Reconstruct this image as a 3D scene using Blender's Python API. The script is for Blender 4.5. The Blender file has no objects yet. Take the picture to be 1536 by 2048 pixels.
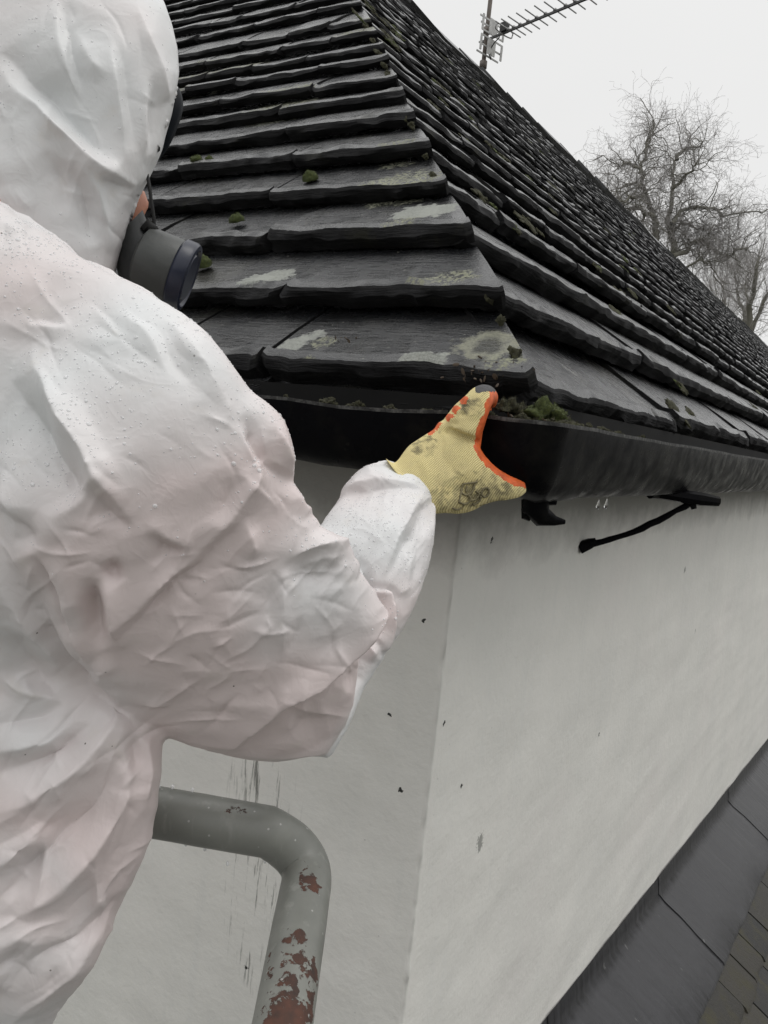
import bpy, math, random
import numpy as np
from mathutils import Matrix, Vector
R_ = math.radians
sc = bpy.context.scene
col = sc.collection

# ------------------------------------------------------------------ camera
EYE = np.array([0, 0, 4.2]); F = 1537.; CX, CY = 768., 1024.
_p, _r = R_(-6.0), R_(5.9)
FW = np.array([0, math.cos(_p), math.sin(_p)]); _u = np.array([0, -math.sin(_p), math.cos(_p)]); _x = np.array([1., 0, 0])
RT = _x*math.cos(_r) + _u*math.sin(_r); UP = -_x*math.sin(_r) + _u*math.cos(_r)
cam = bpy.data.cameras.new('camera'); camo = bpy.data.objects.new('camera', cam); col.objects.link(camo)
m = Matrix.Identity(4)
for i in range(3):
    m[i][0], m[i][1], m[i][2], m[i][3] = RT[i], UP[i], -FW[i], EYE[i]
camo.matrix_world = m
cam.sensor_width = 36; cam.lens = 36*F/2048; cam.clip_start = .02; cam.clip_end = 2000
sc.camera = camo

# ------------------------------------------------------------------ sky, sun, exposure
SUN_EL, SUN_AZ = R_(66), R_(105)          # compass from +Y clockwise: high, to the right
w = bpy.data.worlds.new('World'); sc.world = w; w.use_nodes = True
nt = w.node_tree; nt.nodes.clear()
out = nt.nodes.new('ShaderNodeOutputWorld'); bg = nt.nodes.new('ShaderNodeBackground')
sky = nt.nodes.new('ShaderNodeTexSky'); sky.sky_type = 'NISHITA'; sky.sun_disc = False
sky.sun_elevation = SUN_EL; sky.sun_rotation = SUN_AZ
hs = nt.nodes.new('ShaderNodeHueSaturation'); hs.inputs['Saturation'].default_value = .06
tc = nt.nodes.new('ShaderNodeTexCoord'); sx = nt.nodes.new('ShaderNodeSeparateXYZ')
ramp = nt.nodes.new('ShaderNodeValToRGB')
for pos, v in ((0, .385), (.1, .42), (.5, .445), (.7, .62), (1, .82)):
    e = ramp.color_ramp.elements[0] if pos == 0 else (ramp.color_ramp.elements[-1] if pos == 1 else ramp.color_ramp.elements.new(pos))
    e.position = pos; e.color = (v, v, v*.995, 1)
mul = nt.nodes.new('ShaderNodeVectorMath'); mul.operation = 'SCALE'; mul.inputs['Scale'].default_value = 19.5
mix = nt.nodes.new('ShaderNodeMix'); mix.data_type = 'RGBA'; mix.inputs[0].default_value = .9
cn = nt.nodes.new('ShaderNodeTexNoise'); cn.inputs['Scale'].default_value = 2.2; cn.inputs['Detail'].default_value = 4
cm = nt.nodes.new('ShaderNodeMapRange'); cm.inputs[3].default_value = .93; cm.inputs[4].default_value = 1.05
mul2 = nt.nodes.new('ShaderNodeVectorMath'); mul2.operation = 'SCALE'
L = nt.links.new
L(tc.outputs['Generated'], sx.inputs[0]); L(sx.outputs['Z'], ramp.inputs[0]); L(ramp.outputs[0], mul.inputs[0])
L(tc.outputs['Generated'], cn.inputs['Vector']); L(cn.outputs['Fac'], cm.inputs[0]); L(mul.outputs[0], mul2.inputs[0]); L(cm.outputs[0], mul2.inputs['Scale'])
L(sky.outputs[0], hs.inputs['Color']); L(hs.outputs[0], mix.inputs[6]); L(mul2.outputs[0], mix.inputs[7])
L(mix.outputs[2], bg.inputs[0]); L(bg.outputs[0], out.inputs[0]); bg.inputs[1].default_value = .1
sun = bpy.data.lights.new('sun', 'SUN'); sun.energy = .62; sun.angle = R_(30); sun.color = (1, .97, .93)
suno = bpy.data.objects.new('sun', sun); col.objects.link(suno)
sd = Vector((math.sin(SUN_AZ)*math.cos(SUN_EL), math.cos(SUN_AZ)*math.cos(SUN_EL), math.sin(SUN_EL)))
suno.rotation_euler = sd.to_track_quat('Z', 'Y').to_euler(); suno.location = (0, 0, 30)
vs = sc.view_settings; vs.view_transform = 'Standard'; vs.look = 'None'; vs.exposure = .06; vs.gamma = 1; vs.use_curve_mapping = False

# ------------------------------------------------------------------ helpers
rng = np.random.RandomState(7); random.seed(11)
def proj(P):
    d = np.asarray(P, float) - EYE; z = d @ FW
    return np.stack([CX + F*(d @ RT)/z, CY - F*(d @ UP)/z, z], -1)
def ray(x, y): return FW + RT*(x - CX)/F - UP*(y - CY)/F
def at(x, y, d): return EYE + ray(x, y)*d            # a measured spot of the place: sight line x,y at distance d
def hit(x, y, P, n):
    r = ray(x, y); return EYE + r*(((P - EYE) @ n)/(r @ n))
def az(a): a = R_(a); return np.array([math.sin(a), math.cos(a), 0])
def unit(v): v = np.asarray(v, float); return v/np.linalg.norm(v)
Z = np.array([0, 0, 1.])

_perm = np.random.RandomState(3).permutation(4096)
_grad = np.random.RandomState(4).normal(size=(4096, 3)); _grad /= np.linalg.norm(_grad, axis=1)[:, None]
def noise3(P):
    P = np.asarray(P, float); i = np.floor(P).astype(int); f = P - i; u = f*f*f*(f*(f*6 - 15) + 10); r = 0
    for dx in (0, 1):
        for dy in (0, 1):
            for dz in (0, 1):
                h = _perm[(_perm[(_perm[(i[..., 0] + dx) & 4095] + i[..., 1] + dy) & 4095] + i[..., 2] + dz) & 4095]
                g = _grad[h]; d = f - np.array([dx, dy, dz])
                wt = (u[..., 0] if dx else 1 - u[..., 0])*(u[..., 1] if dy else 1 - u[..., 1])*(u[..., 2] if dz else 1 - u[..., 2])
                r = r + wt*(g*d).sum(-1)
    return r*1.6
def fbm(P, o=4, g=.5):
    s = 0; a = 1; P = np.asarray(P, float)
    for k in range(o): s = s + a*noise3(P*2**k + 17.3*k); a *= g
    return s

class MB:
    def __init__(s): s.v = []; s.f = []; s.mi = []; s.uv = []; s.t = []; s.n = 0
    def add(s, V, Fc, mi=0, uv=None, tint=0.5):
        V = np.asarray(V, float).reshape(-1, 3); b = s.n; s.v.append(V); s.n += len(V)
        for k, f in enumerate(Fc):
            s.f.append([b + i for i in f]); s.mi.append(mi if np.isscalar(mi) else mi[k])
        s.uv.append(np.zeros((len(V), 2)) if uv is None else np.asarray(uv, float)); s.t.append(np.full(len(V), tint))
        return b
    def tube(s, pts, rad, n=8, mi=0, caps=True, tint=.5, ref=None):
        pts = np.asarray(pts, float); m = len(pts); rad = np.broadcast_to(np.asarray(rad, float), (m,))
        T = np.gradient(pts, axis=0); T /= np.maximum(np.linalg.norm(T, axis=1), 1e-9)[:, None]
        r0 = np.array([.31, .17, .93]) if ref is None else np.asarray(ref, float)
        a = np.linspace(0, 2*math.pi, n, endpoint=False); V = []; u = np.cross(T[0], r0)
        if np.linalg.norm(u) < 1e-3: u = np.cross(T[0], [1, 0, 0])
        for k in range(m):
            u = u - T[k]*(u @ T[k]); u /= max(np.linalg.norm(u), 1e-9); w_ = np.cross(T[k], u)
            V.append(pts[k] + rad[k]*(np.cos(a)[:, None]*u + np.sin(a)[:, None]*w_))
        Fc = [(k*n + i, k*n + (i + 1) % n, (k + 1)*n + (i + 1) % n, (k + 1)*n + i) for k in range(m - 1) for i in range(n)]
        if caps: Fc += [tuple(range(n))[::-1], tuple((m - 1)*n + i for i in range(n))]
        L_ = np.concatenate([[0], np.cumsum(np.linalg.norm(np.diff(pts, axis=0), axis=1))])
        uv = np.stack([np.tile(np.arange(n)/n, m), np.repeat(L_, n)], -1)
        return s.add(np.concatenate(V), Fc, mi, uv, tint)
    def box(s, c, X, Y, Zv, mi=0, tint=.5):
        c, X, Y, Zv = map(lambda q: np.asarray(q, float), (c, X, Y, Zv))
        V = [c + a*X + b*Y + g*Zv for g in (-.5, .5) for b in (-.5, .5) for a in (-.5, .5)]
        return s.add(V, [(0, 2, 3, 1), (4, 5, 7, 6), (0, 1, 5, 4), (2, 6, 7, 3), (0, 4, 6, 2), (1, 3, 7, 5)], mi, None, tint)
    def build(s, name, mats, parent=None, smooth=True, angle=None):
        me = bpy.data.meshes.new(name); V = np.concatenate(s.v)
        me.from_pydata(V.tolist(), [], s.f)
        for mt in (mats if isinstance(mats, (list, tuple)) else [mats]): me.materials.append(mt)
        me.polygons.foreach_set('material_index', s.mi)
        uvl = me.uv_layers.new(name='UVMap'); UV = np.concatenate(s.uv)
        li = np.zeros(len(me.loops), int); me.loops.foreach_get('vertex_index', li)
        uvl.data.foreach_set('uv', UV[li].astype(np.float32).ravel())
        at_ = me.attributes.new('tint', 'FLOAT', 'POINT'); at_.data.foreach_set('value', np.concatenate(s.t).astype(np.float32))
        me.polygons.foreach_set('use_smooth', [smooth]*len(me.polygons)); me.update()
        if angle is not None and smooth: me.set_sharp_from_angle(angle=R_(angle))
        return link(name, me, parent)
def link(name, me, parent=None):
    o = bpy.data.objects.new(name, me); col.objects.link(o)
    if parent is not None: o.parent = parent; o.matrix_parent_inverse = Matrix.Translation(parent.location).inverted()
    return o
def tag(o, label=None, cat=None, group=None, kind=None):
    for k, v in (('label', label), ('category', cat), ('group', group), ('kind', kind)):
        if v: o[k] = v
    return o
def empty(name, loc):
    o = bpy.data.objects.new(name, None); col.objects.link(o); o.location = loc; o.empty_display_size = .1; return o

class NT:
    def __init__(s, name):
        s.m = bpy.data.materials.new(name); s.m.use_nodes = True; s.t = s.m.node_tree; s.b = s.t.nodes['Principled BSDF']
        s.o = s.t.nodes['Material Output']; s.c = s.t.nodes.new('ShaderNodeTexCoord'); s.obj = s.c.outputs['Object']; s.uv = s.c.outputs['UV']
    def put(s, sock, v):
        if isinstance(v, bpy.types.NodeSocket): s.t.links.new(v, sock)
        else:
            if sock.type == 'RGBA' and len(v) == 3: v = (*v, 1)
            sock.default_value = v
    def set(s, **k):
        for a, v in k.items(): s.put(s.b.inputs[a.replace('_', ' ')], v)
        return s
    def n(s, t, ins=None, **props):
        nd = s.t.nodes.new('ShaderNode' + t)
        for k, v in props.items(): setattr(nd, k, v)
        for k, v in (ins or {}).items(): s.put(nd.inputs[k], v)
        return nd
    def noise(s, scale, detail=4, rough=.55, vec=None, dist=0): return s.n('TexNoise', {'Vector': vec or s.obj, 'Scale': scale, 'Detail': detail, 'Roughness': rough, 'Distortion': dist}).outputs['Fac']
    def ramp(s, fac, a, b, lo=0., hi=1.): return s.n('MapRange', {0: fac, 1: a, 2: b, 3: lo, 4: hi}).outputs[0]
    def math(s, op, a, b=0.): return s.n('Math', {0: a, 1: b}, operation=op).outputs[0]
    def mix(s, f, a, b, mode='MIX'): return s.n('Mix', {0: f, 6: a, 7: b}, data_type='RGBA', blend_type=mode).outputs[2]
    def vscale(s, v, sc3): return s.n('Mapping', {'Vector': v, 'Scale': sc3}).outputs[0]
    def bump(s, h, strength=.3, dist=.01, normal=None):
        ins = {'Height': h, 'Strength': strength, 'Distance': dist}
        if normal: ins['Normal'] = normal
        return s.n('Bump', ins).outputs[0]
    def spot(s, c, r, warp, soft=.15):       # 1 inside a ragged patch round the point c
        d = s.n('VectorMath', {0: s.obj, 1: tuple(c)}, operation='DISTANCE').outputs['Value']
        d = s.math('ADD', d, s.math('MULTIPLY', warp, r))
        return s.ramp(d, r*(1 + soft), r*(1 - soft))
    def tint(s): return s.n('Attribute', attribute_name='tint').outputs['Fac']

# ------------------------------------------------------------------ main directions of the house
dL, dR = az(-61), az(34)                                   # the two eaves leaving the corner
nL = np.array([-dL[1], dL[0], 0]); nR = np.array([dR[1], -dR[0], 0])
if nL[1] > 0: nL = -nL
hh = np.linalg.solve(np.array([-nL[:2], -nR[:2]]), [1, 1]); PITCH = R_(44.5)
P0 = at(1080, 755, 1.30)                                    # hip end of the eaves slates
HIP = np.array([hh[0], hh[1], math.tan(PITCH)])*math.cos(PITCH)   # per metre of slope
uL = -nL*math.cos(PITCH) + Z*math.sin(PITCH); uR = -nR*math.cos(PITCH) + Z*math.sin(PITCH)
mL = nL*math.sin(PITCH) + Z*math.cos(PITCH); mR = nR*math.sin(PITCH) + Z*math.cos(PITCH)
kL = (HIP - uL) @ dL; kR = (HIP - uR) @ dR                  # how far the hip runs along each eave per metre of slope
S_RIDGE = 5.35
CORNER = at(918, 1050, 1.52)
house = empty('house', (CORNER[0], CORNER[1], 0))
tag(house, 'white rendered house with dark hipped stone slate roof and black gutter', 'house')

# ------------------------------------------------------------------ materials of the house
def slate_material():
    s = NT('stone slate'); t = s.tint()
    wv = s.n('TexNoise', {'Vector': s.obj, 'Scale': 38., 'Detail': 5., 'Roughness': .6}); warp = s.ramp(wv.outputs['Fac'], .25, .75, -.42, .42)
    big = s.noise(9, 5, .6); fine = s.noise(170, 4, .7); uvn = s.noise(1, 4, .6, s.vscale(s.uv, (16, 70, 1)))
    c = s.mix(s.ramp(t, 0, 1), (.006, .0066, .0078), (.020, .0208, .0232))
    c = s.mix(s.ramp(big, .42, .72), c, (.015, .015, .0145)); c = s.mix(s.ramp(fine, .55, .8, 0, .3), c, (.10, .10, .097))
    # weathered green-brown film
    c = s.mix(s.math('MULTIPLY', s.ramp(s.noise(2.3, 5, .65), .55, .7), .35), c, (.050, .047, .028))
    ln = s.noise(240, 3, .7)
    lich = None
    for (x, y, r, k) in LICHEN:
        P = hit(x, y, P0, mL if k in 'pr' or k == 'y' else mR) - (mL if k in 'pry' else mR)*.011
        m_ = s.spot(P, r*1.18, warp, .10 if k == 'p' else .22)
        if k == 'r': m_ = s.math('MULTIPLY', m_, s.math('SUBTRACT', 1., s.math('MULTIPLY', s.spot(P, r*.80, warp, .35), .85)))
        if k in 'yz': m_ = s.math('MULTIPLY', m_, s.ramp(s.noise(95, 4, .7), .46, .56))
        cc = {'p': (.30, .31, .285), 'r': (.31, .31, .24), 'y': (.26, .265, .195), 'z': (.27, .27, .25)}[k]; lich = m_ if lich is None else s.math('MAXIMUM', lich, m_)
        c = s.mix(s.math('MULTIPLY', m_, s.ramp(ln, .3, .6, .55, 1)), c, cc)
    sp = s.n('TexVoronoi', {'Vector': s.obj, 'Scale': 46.}).outputs['Distance']
    c = s.mix(s.math('MULTIPLY', s.ramp(sp, .14, .06), s.ramp(s.noise(5, 2), .5, .62)), c, (.19, .19, .165))
    h = s.math('ADD', s.math('MULTIPLY', uvn, .8), s.math('ADD', s.math('MULTIPLY', fine, .35), s.math('MULTIPLY', big, .9)))
    s.set(Base_Color=c, Roughness=s.math('MAXIMUM', s.ramp(s.noise(26, 4), .3, .7, .15, .36), s.math('MULTIPLY', lich, .9)), Normal=s.bump(h, .5, .010), Specular_IOR_Level=s.ramp(lich, 0, 1, .72, .1))
    return s.m
LICHEN = [(848, 715, .040, 'p'), (974, 662, .052, 'r'), (1012, 710, .034, 'y'), (622, 640, .030, 'p'), (580, 668, .030, 'p'), (640, 660, .026, 'y'),
          (545, 536, .040, 'p'), (505, 548, .034, 'p'), (612, 720, .016, 'y'), (800, 350, .07, 'y'), (850, 342, .045, 'y'), (755, 365, .05, 'y'),
          (830, 405, .055, 'p'), (872, 398, .045, 'p'), (800, 440, .04, 'y'), (905, 545, .04, 'y'), (840, 560, .03, 'y'), (790, 290, .05, 'y'),
          (1165, 700, .035, 'z'), (1190, 722, .025, 'z'), (560, 195, .12, 'y'), (380, 150, .16, 'y'), (735, 47, .12, 'y'), (480, 130, .1, 'y')]
M_slate = slate_material()

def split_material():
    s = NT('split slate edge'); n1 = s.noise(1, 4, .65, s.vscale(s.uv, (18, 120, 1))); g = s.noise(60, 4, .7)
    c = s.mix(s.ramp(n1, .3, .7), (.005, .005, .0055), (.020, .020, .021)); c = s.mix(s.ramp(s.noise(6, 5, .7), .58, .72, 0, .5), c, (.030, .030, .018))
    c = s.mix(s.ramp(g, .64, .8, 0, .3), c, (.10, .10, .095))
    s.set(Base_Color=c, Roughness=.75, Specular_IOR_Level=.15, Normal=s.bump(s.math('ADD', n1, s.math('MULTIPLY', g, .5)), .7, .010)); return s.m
M_split = split_material()
def wall_material():
    s = NT('painted render'); b = s.noise(3.1, 5, .6); f = s.noise(60, 5, .6)
    st = s.noise(1, 5, .65, s.vscale(s.obj, (30, 30, 1.6)))
    c = s.mix(s.ramp(b, .35, .7), (.765, .755, .715), (.705, .70, .665))
    c = s.mix(s.ramp(st, .52, .74, 0, .35), c, (.67, .675, .65))
    c = s.mix(s.ramp(s.noise(1.7, 4), .5, .75, 0, .4), c, (.75, .715, .69))
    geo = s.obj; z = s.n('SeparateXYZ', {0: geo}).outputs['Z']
    # shade under the gutter, painted into the colour along the wall top
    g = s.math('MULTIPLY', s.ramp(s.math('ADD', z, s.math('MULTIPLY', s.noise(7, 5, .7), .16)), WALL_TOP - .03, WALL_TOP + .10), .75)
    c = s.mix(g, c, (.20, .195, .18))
    # algae runs and specks
    runs = s.noise(1, 6, .75, s.vscale(s.obj, (75, 75, 5)))
    reg = None
    for (x, y, r) in ((520, 1560, .07), (545, 1610, .06), (500, 1720, .05), (535, 1790, .06), (515, 1640, .06), (480, 1830, .05), (500, 1930, .05)):
        q = s.spot(hit(x, y, CORNER, nL), r, s.ramp(b, .2, .8, -.4, .4), .6); reg = q if reg is None else s.math('MAXIMUM', reg, q)
    c = s.mix(s.math('MULTIPLY', reg, s.ramp(runs, .55, .64, 0, .8)), c, (.09, .09, .08))
    wp = s.ramp(s.noise(150, 3), .3, .7, -.7, .7)
    for (x, y, r, side) in SPECKS:
        c = s.mix(s.spot(hit(x, y, CORNER, nL if side == 'L' else nR), r, wp, .15), c, (.03, .03, .028) if r < .007 else (.34, .34, .32))
    sp = s.n('TexVoronoi', {'Vector': s.obj, 'Scale': 17.}).outputs['Distance']
    c = s.mix(s.math('MULTIPLY', s.ramp(sp, .045, .02), .35), c, (.2, .2, .19))
    h = s.math('ADD', s.math('MULTIPLY', f, .35), s.math('ADD', b, s.math('ADD', s.math('MULTIPLY', s.noise(16, 4), .6), s.math('MULTIPLY', s.noise(1, 4, .6, s.vscale(s.obj, (14, 14, 90))), .08))))
    s.set(Base_Color=c, Roughness=.75, Normal=s.bump(h, .34, .012))
    return s.m
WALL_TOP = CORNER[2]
SPECKS = [(848, 1240, .0035, 'L'), (846, 1243, .003, 'L'), (801, 1581, .0045, 'L'), (799, 1579, .004, 'L'), (890, 1444, .0035, 'R'), (887, 1449, .003, 'R'), (925, 1572, .0055, 'R'), (1200, 1470, .006, 'R'),
          (960, 1682, .016, 'R'), (960, 1690, .014, 'R'), (780, 1430, .004, 'L'), (1390, 1262, .009, 'R'), (1370, 1140, .012, 'R'), (985, 1080, .006, 'R'), (493, 1935, .005, 'L'), (735, 1330, .004, 'L')]
M_wall = wall_material()

def iron_material():
    s = NT('black painted cast iron'); f = s.noise(70, 5, .65)
    c = s.mix(s.ramp(s.noise(14, 5, .7), .5, .72), (.004, .004, .005), (.010, .0095, .0085))
    c = s.mix(s.ramp(s.noise(34, 5, .7), .66, .76, 0, .7), c, (.03, .028, .024))
    s.set(Base_Color=c, Roughness=s.ramp(s.noise(20, 4), .35, .7, .22, .5), Specular_IOR_Level=.04, Normal=s.bump(f, .05, .004)); return s.m
M_iron = iron_material()
def rim_material():
    s = NT('weathered gutter rim'); c = s.mix(s.ramp(s.noise(60, 4, .7), .45, .65), (.012, .012, .012), (.09, .09, .086))
    s.set(Base_Color=c, Roughness=.6, Normal=s.bump(s.noise(120), .4, .004)); return s.m
M_rim = rim_material()
def lead_material():
    s = NT('grey lead'); st = s.noise(1, 4, .6, s.vscale(s.uv, (3, 26, 1)))
    c = s.mix(s.ramp(st, .4, .7), (.027, .027, .030), (.058, .058, .063)); c = s.mix(s.ramp(s.noise(24, 4), .70, .75, 0, .5), c, (.25, .25, .25))
    s.set(Base_Color=c, Roughness=s.ramp(st, .3, .7, .3, .55), Metallic=.25, Normal=s.bump(s.math('ADD', st, s.noise(8, 3)), .35, .02)); return s.m
M_lead = lead_material()
def stone_material():
    s = NT('mossy lower slates'); t = s.tint()
    c = s.mix(t, (.014, .014, .014), (.036, .032, .024)); c = s.mix(s.ramp(s.noise(11, 5, .65), .5, .68), c, (.036, .032, .012))
    s.set(Base_Color=c, Roughness=.55, Normal=s.bump(s.noise(60, 5, .7), .5, .01)); return s.m
M_stone = stone_material()
def plain(name, c, rough=.6, bump=.2, scale=40, metallic=0., var=.25):
    s = NT(name); c2 = tuple(x*(1 - var) for x in c)
    s.set(Base_Color=s.mix(s.ramp(s.noise(scale*.4, 4), .35, .65), c, c2), Roughness=rough, Metallic=metallic, Normal=s.bump(s.noise(scale, 4, .6), bump, .004)); return s.m

# ------------------------------------------------------------------ roof: courses of thick stone slates
def course_starts():
    ys = [755, 577, 456, 357, 285, 229, 182, 148, 112, 88, 62, 36, 4]; s = []
    for y in ys:
        lo, hi = 0., 20.
        for _ in range(50):
            md = (lo + hi)/2
            if proj(P0 + HIP*md)[1] > y: lo = md
            else: hi = md
        s.append(lo)
    s[0] = 0.
    while s[-1] < S_RIDGE - .1: s.append(s[-1] + rng.uniform(.20, .25))
    s[-1] = S_RIDGE; return s
SS = course_starts()
def knots(n, wdt, amp, lo=.03, hi=.11):
    k = [0.]
    while k[-1] < wdt: k.append(k[-1] + rng.uniform(lo, hi))
    return np.interp(np.linspace(0, wdt, n), k, rng.normal(size=len(k))*amp) + rng.normal(size=n)*amp*.14
def run_noise(n, amp, sm=2):
    x = rng.normal(size=n + 4*sm); k = np.ones(2*sm + 1)/(2*sm + 1); return np.convolve(x, k, 'same')[2*sm:2*sm + n]*amp*math.sqrt(2*sm + 1)
def slate(mb, face, s0, g, b0, b1, th, step, rag=1., sink=0.):
    """one stone slate; b0/b1 give the start and end along the eave for a height s"""
    d, u, n = (dL, uL, mL) if face == 'L' else (dR, uR, mR)
    wdt = b1(s0) - b0(s0)
    if wdt < .012: return
    m_ = max(3, int(wdt/step) + 1); tt = np.linspace(0, 1, m_); tt[1:-1] += rng.uniform(-.3, .3, m_ - 2)/m_
    tilt = rng.uniform(-.006, .006)*rag; lift = rng.uniform(-.005, .006)*rag; dz = rng.uniform(-.006, .006)*rag
    e1 = knots(m_, wdt, .0040*rag) + tilt*(tt - .5)*2 + dz; e2 = e1*.7 + knots(m_, wdt, .0036*rag, .02, .07); e3 = knots(m_, wdt, .0045*rag)
    chip = np.zeros(m_)
    for _ in range(int(rng.poisson(wdt*5*min(1, rag)))):                    # shell-shaped chips knocked off the lower edge
        q = rng.uniform(0, 1); wq = rng.uniform(.02, .07)/wdt; chip = np.maximum(chip, rng.uniform(.005, .020)*rag*np.clip(1 - np.abs((tt - q)/wq)**1.3, 0, 1))
    for end in (0, 1):                                                  # rounded corners
        r_ = rng.uniform(.008, .02)*rag; dd = np.abs(tt - end)*wdt; e1 = e1 + .8*np.clip(r_ - dd, 0, None); e2 = e2 + .8*np.clip(r_ - dd, 0, None); e3 = e3 + .8*np.clip(r_ - dd, 0, None)
    rt = knots(m_, wdt, .0018*rag); bow = rng.uniform(-.004, .004)*rag*(1 - (2*tt - 1)**2)
    S = [np.full(m_, s0 + 1.28*g), np.full(m_, s0 + .62*g), s0 + .25*g + 0*tt, s0 + .035 + chip*.8 + e1, s0 + .010 + chip + e1, s0 + .001 + chip*.8 + e1, s0 - .005 + e2 + chip*.25, s0 + e2 + e3*.4, s0 + .006 + e3, np.full(m_, s0 + .5*g)]
    base = lift + bow
    N = [-th - .016 + 0*tt, -th*.62 + base, -th*.30 + base + rt, -.003 + base + rt, -.001 - chip*.45 + base + rt*1.2, -.006 - chip*.5 + base, -.35*th - .15*chip + base + knots(m_, wdt, .0020*rag, .015, .06), -.72*th + base + knots(m_, wdt, .0020*rag, .015, .06), -th + base + knots(m_, wdt, .0022*rag), -th - .012 + 0*tt]
    pr = len(S); V = np.zeros((pr, m_, 3)); UV = np.zeros((pr, m_, 2)); off = rng.uniform(0, 50, 2); arc = 0
    for j in range(pr):
        a = b0(S[j])*(1 - tt) + b1(S[j])*tt
        V[j] = P0 + a[:, None]*d + S[j][:, None]*u + (N[j][:, None] - sink)*n
        if j: arc = arc + np.abs(S[j] - S[j - 1]).mean() + np.abs(N[j] - N[j - 1]).mean()*1.5
        UV[j, :, 0] = a + off[0]; UV[j, :, 1] = arc + off[1]
    Fc = [(j*m_ + i, j*m_ + i + 1, (j + 1)*m_ + i + 1, (j + 1)*m_ + i) for j in range(pr - 1) for i in range(m_ - 1)]
    Fc += [tuple(j*m_ for j in range(pr)), tuple(j*m_ + m_ - 1 for j in range(pr))[::-1], tuple(range(m_))[::-1] + tuple((pr - 1)*m_ + i for i in range(m_))]
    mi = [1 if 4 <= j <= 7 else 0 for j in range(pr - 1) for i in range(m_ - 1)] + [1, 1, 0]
    if face == 'L': Fc = [f[::-1] for f in Fc]
    mb.add(V.reshape(-1, 3), Fc, mi, UV.reshape(-1, 2), float(rng.uniform(0, 1)))

def a_of(x, y, face): 
    d, n_ = (dL, mL) if face == 'L' else (dR, mR)
    return float((hit(x, y, P0, n_) - P0) @ d)
roof_mb = MB()
JOINTS = {('L', 0): [a_of(492, 735, 'L')], ('L', 1): [a_of(556, 570, 'L')], ('L', 2): [a_of(524, 466, 'L')], ('L', 3): [a_of(530, 385, 'L'), a_of(290, 400, 'L')],
          ('R', 0): [a_of(1375, 845, 'R') , a_of(1520, 892, 'R')], ('R', 1): [a_of(1245, 660, 'R'), a_of(1490, 785, 'R')], ('R', 2): [a_of(1325, 650, 'R')]}
for face, k_, far in (('L', kL, 7.5), ('R', kR, 30.)):
    for i, s0 in enumerate(SS[:-1]):
        g = SS[i + 1] - s0; th = (.066, .052, .054, .047, .043, .040)[i] if i < 6 else rng.uniform(.031, .039)
        js = JOINTS.get((face, i), []); a = 0; k = 0
        start = k_*s0
        lim = far; hip_off = (rng.uniform(-.016, -.004) if i else .002) if face == 'L' else rng.uniform(.014, .024)
        while True:
            if k < len(js): e = js[k]
            else: e = (a if k else start) + (rng.uniform(.30, .62) if i < 8 else rng.uniform(.22, .48))
            q0 = (lambda s, k_=k_, o_=hip_off: k_*s + o_) if k == 0 else (lambda s, a=a, t0=t0, s0=s0: a + .0045 + t0*(s - s0))
            t0n = rng.uniform(-.05, .05) if i < 8 else rng.uniform(-.02, .02)
            if (face, i) == ('L', 1) and k == 0: t0n = -.55
            if (face, i) == ('L', 2) and k == 0: t0n = -.25
            q1 = lambda s, e=e, t=t0n, s0=s0: e - .0045 + t*(s - s0)
            P = P0 + e*(dL if face == 'L' else dR) + s0*(uL if face == 'L' else uR); pz = proj(P)
            dist = max(pz[2], .5)
            slate(roof_mb, face, s0, g, q0, q1, th, .011 if dist < 3 else (.025 if dist < 6 else .07), 1. if dist < 7 else 1.15, .010 if (face == 'R' and k == 0) else 0.)
            a, t0 = e, t0n; k += 1
            if e > lim or (face == 'R' and pz[0] > 1720 and dist > 2.2) : break
a = .05
while a < 7:        # a second layer bedded under the left eaves slates
    e = a + rng.uniform(.4, .7); slate(roof_mb, 'L', -.036 + rng.uniform(-.006, .006), .2, (lambda s: kL*s + .075) if a < .06 else (lambda s, a=a: a + .003 + 0*s), lambda s, e=e: e - .003 + 0*s, .050, .012, 1.2, .052); a = e
# slates closing the ridge, ragged and overhanging
a = kR*S_RIDGE - .3
while a < 26:
    wd = rng.uniform(.35, .8); c = P0 + S_RIDGE*uR + (a + wd/2)*dR
    t_ = rng.uniform(-.05, .06); X = unit(dR - (.03 + t_*.9)*Z)*wd*1.15
    roof_mb.box(c - uR*.10 + mR*(-.012 + rng.uniform(0, .03)), X, uR*.26, mR*.045, 0, float(rng.uniform()))
    a += wd
back_n = -nR*math.cos(PITCH) - Z*math.sin(PITCH)
rr0, rr1 = P0 + S_RIDGE*uR + (kR*S_RIDGE)*dR - .06*mR, P0 + S_RIDGE*uR + 30*dR - .06*mR
bk = back_n*5.3
hipL = P0 + kL*S_RIDGE*dL + S_RIDGE*uL - .06*mL
# boarding under the slates so that no light comes through, and the far slope
eL, eR, e0 = P0 + 8*dL - .085*mL + .12*uL, P0 + 30*dR - .085*mR + .12*uR, P0 + HIP*.12 - Z*.12
hipT = P0 + HIP*S_RIDGE - Z*.11
roof_mb.add([e0, eL, eL + uL*(S_RIDGE - .12), hipT], [(0, 3, 2, 1)])
roof_mb.add([e0, eR, eR + uR*(S_RIDGE - .12), hipT], [(0, 1, 2, 3)])
roof_mb.add([hipT, rr1, rr1 + bk, hipT + bk], [(0, 1, 2, 3)])
roof = roof_mb.build('roof', [M_slate, M_split], house, True, 27)

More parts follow.
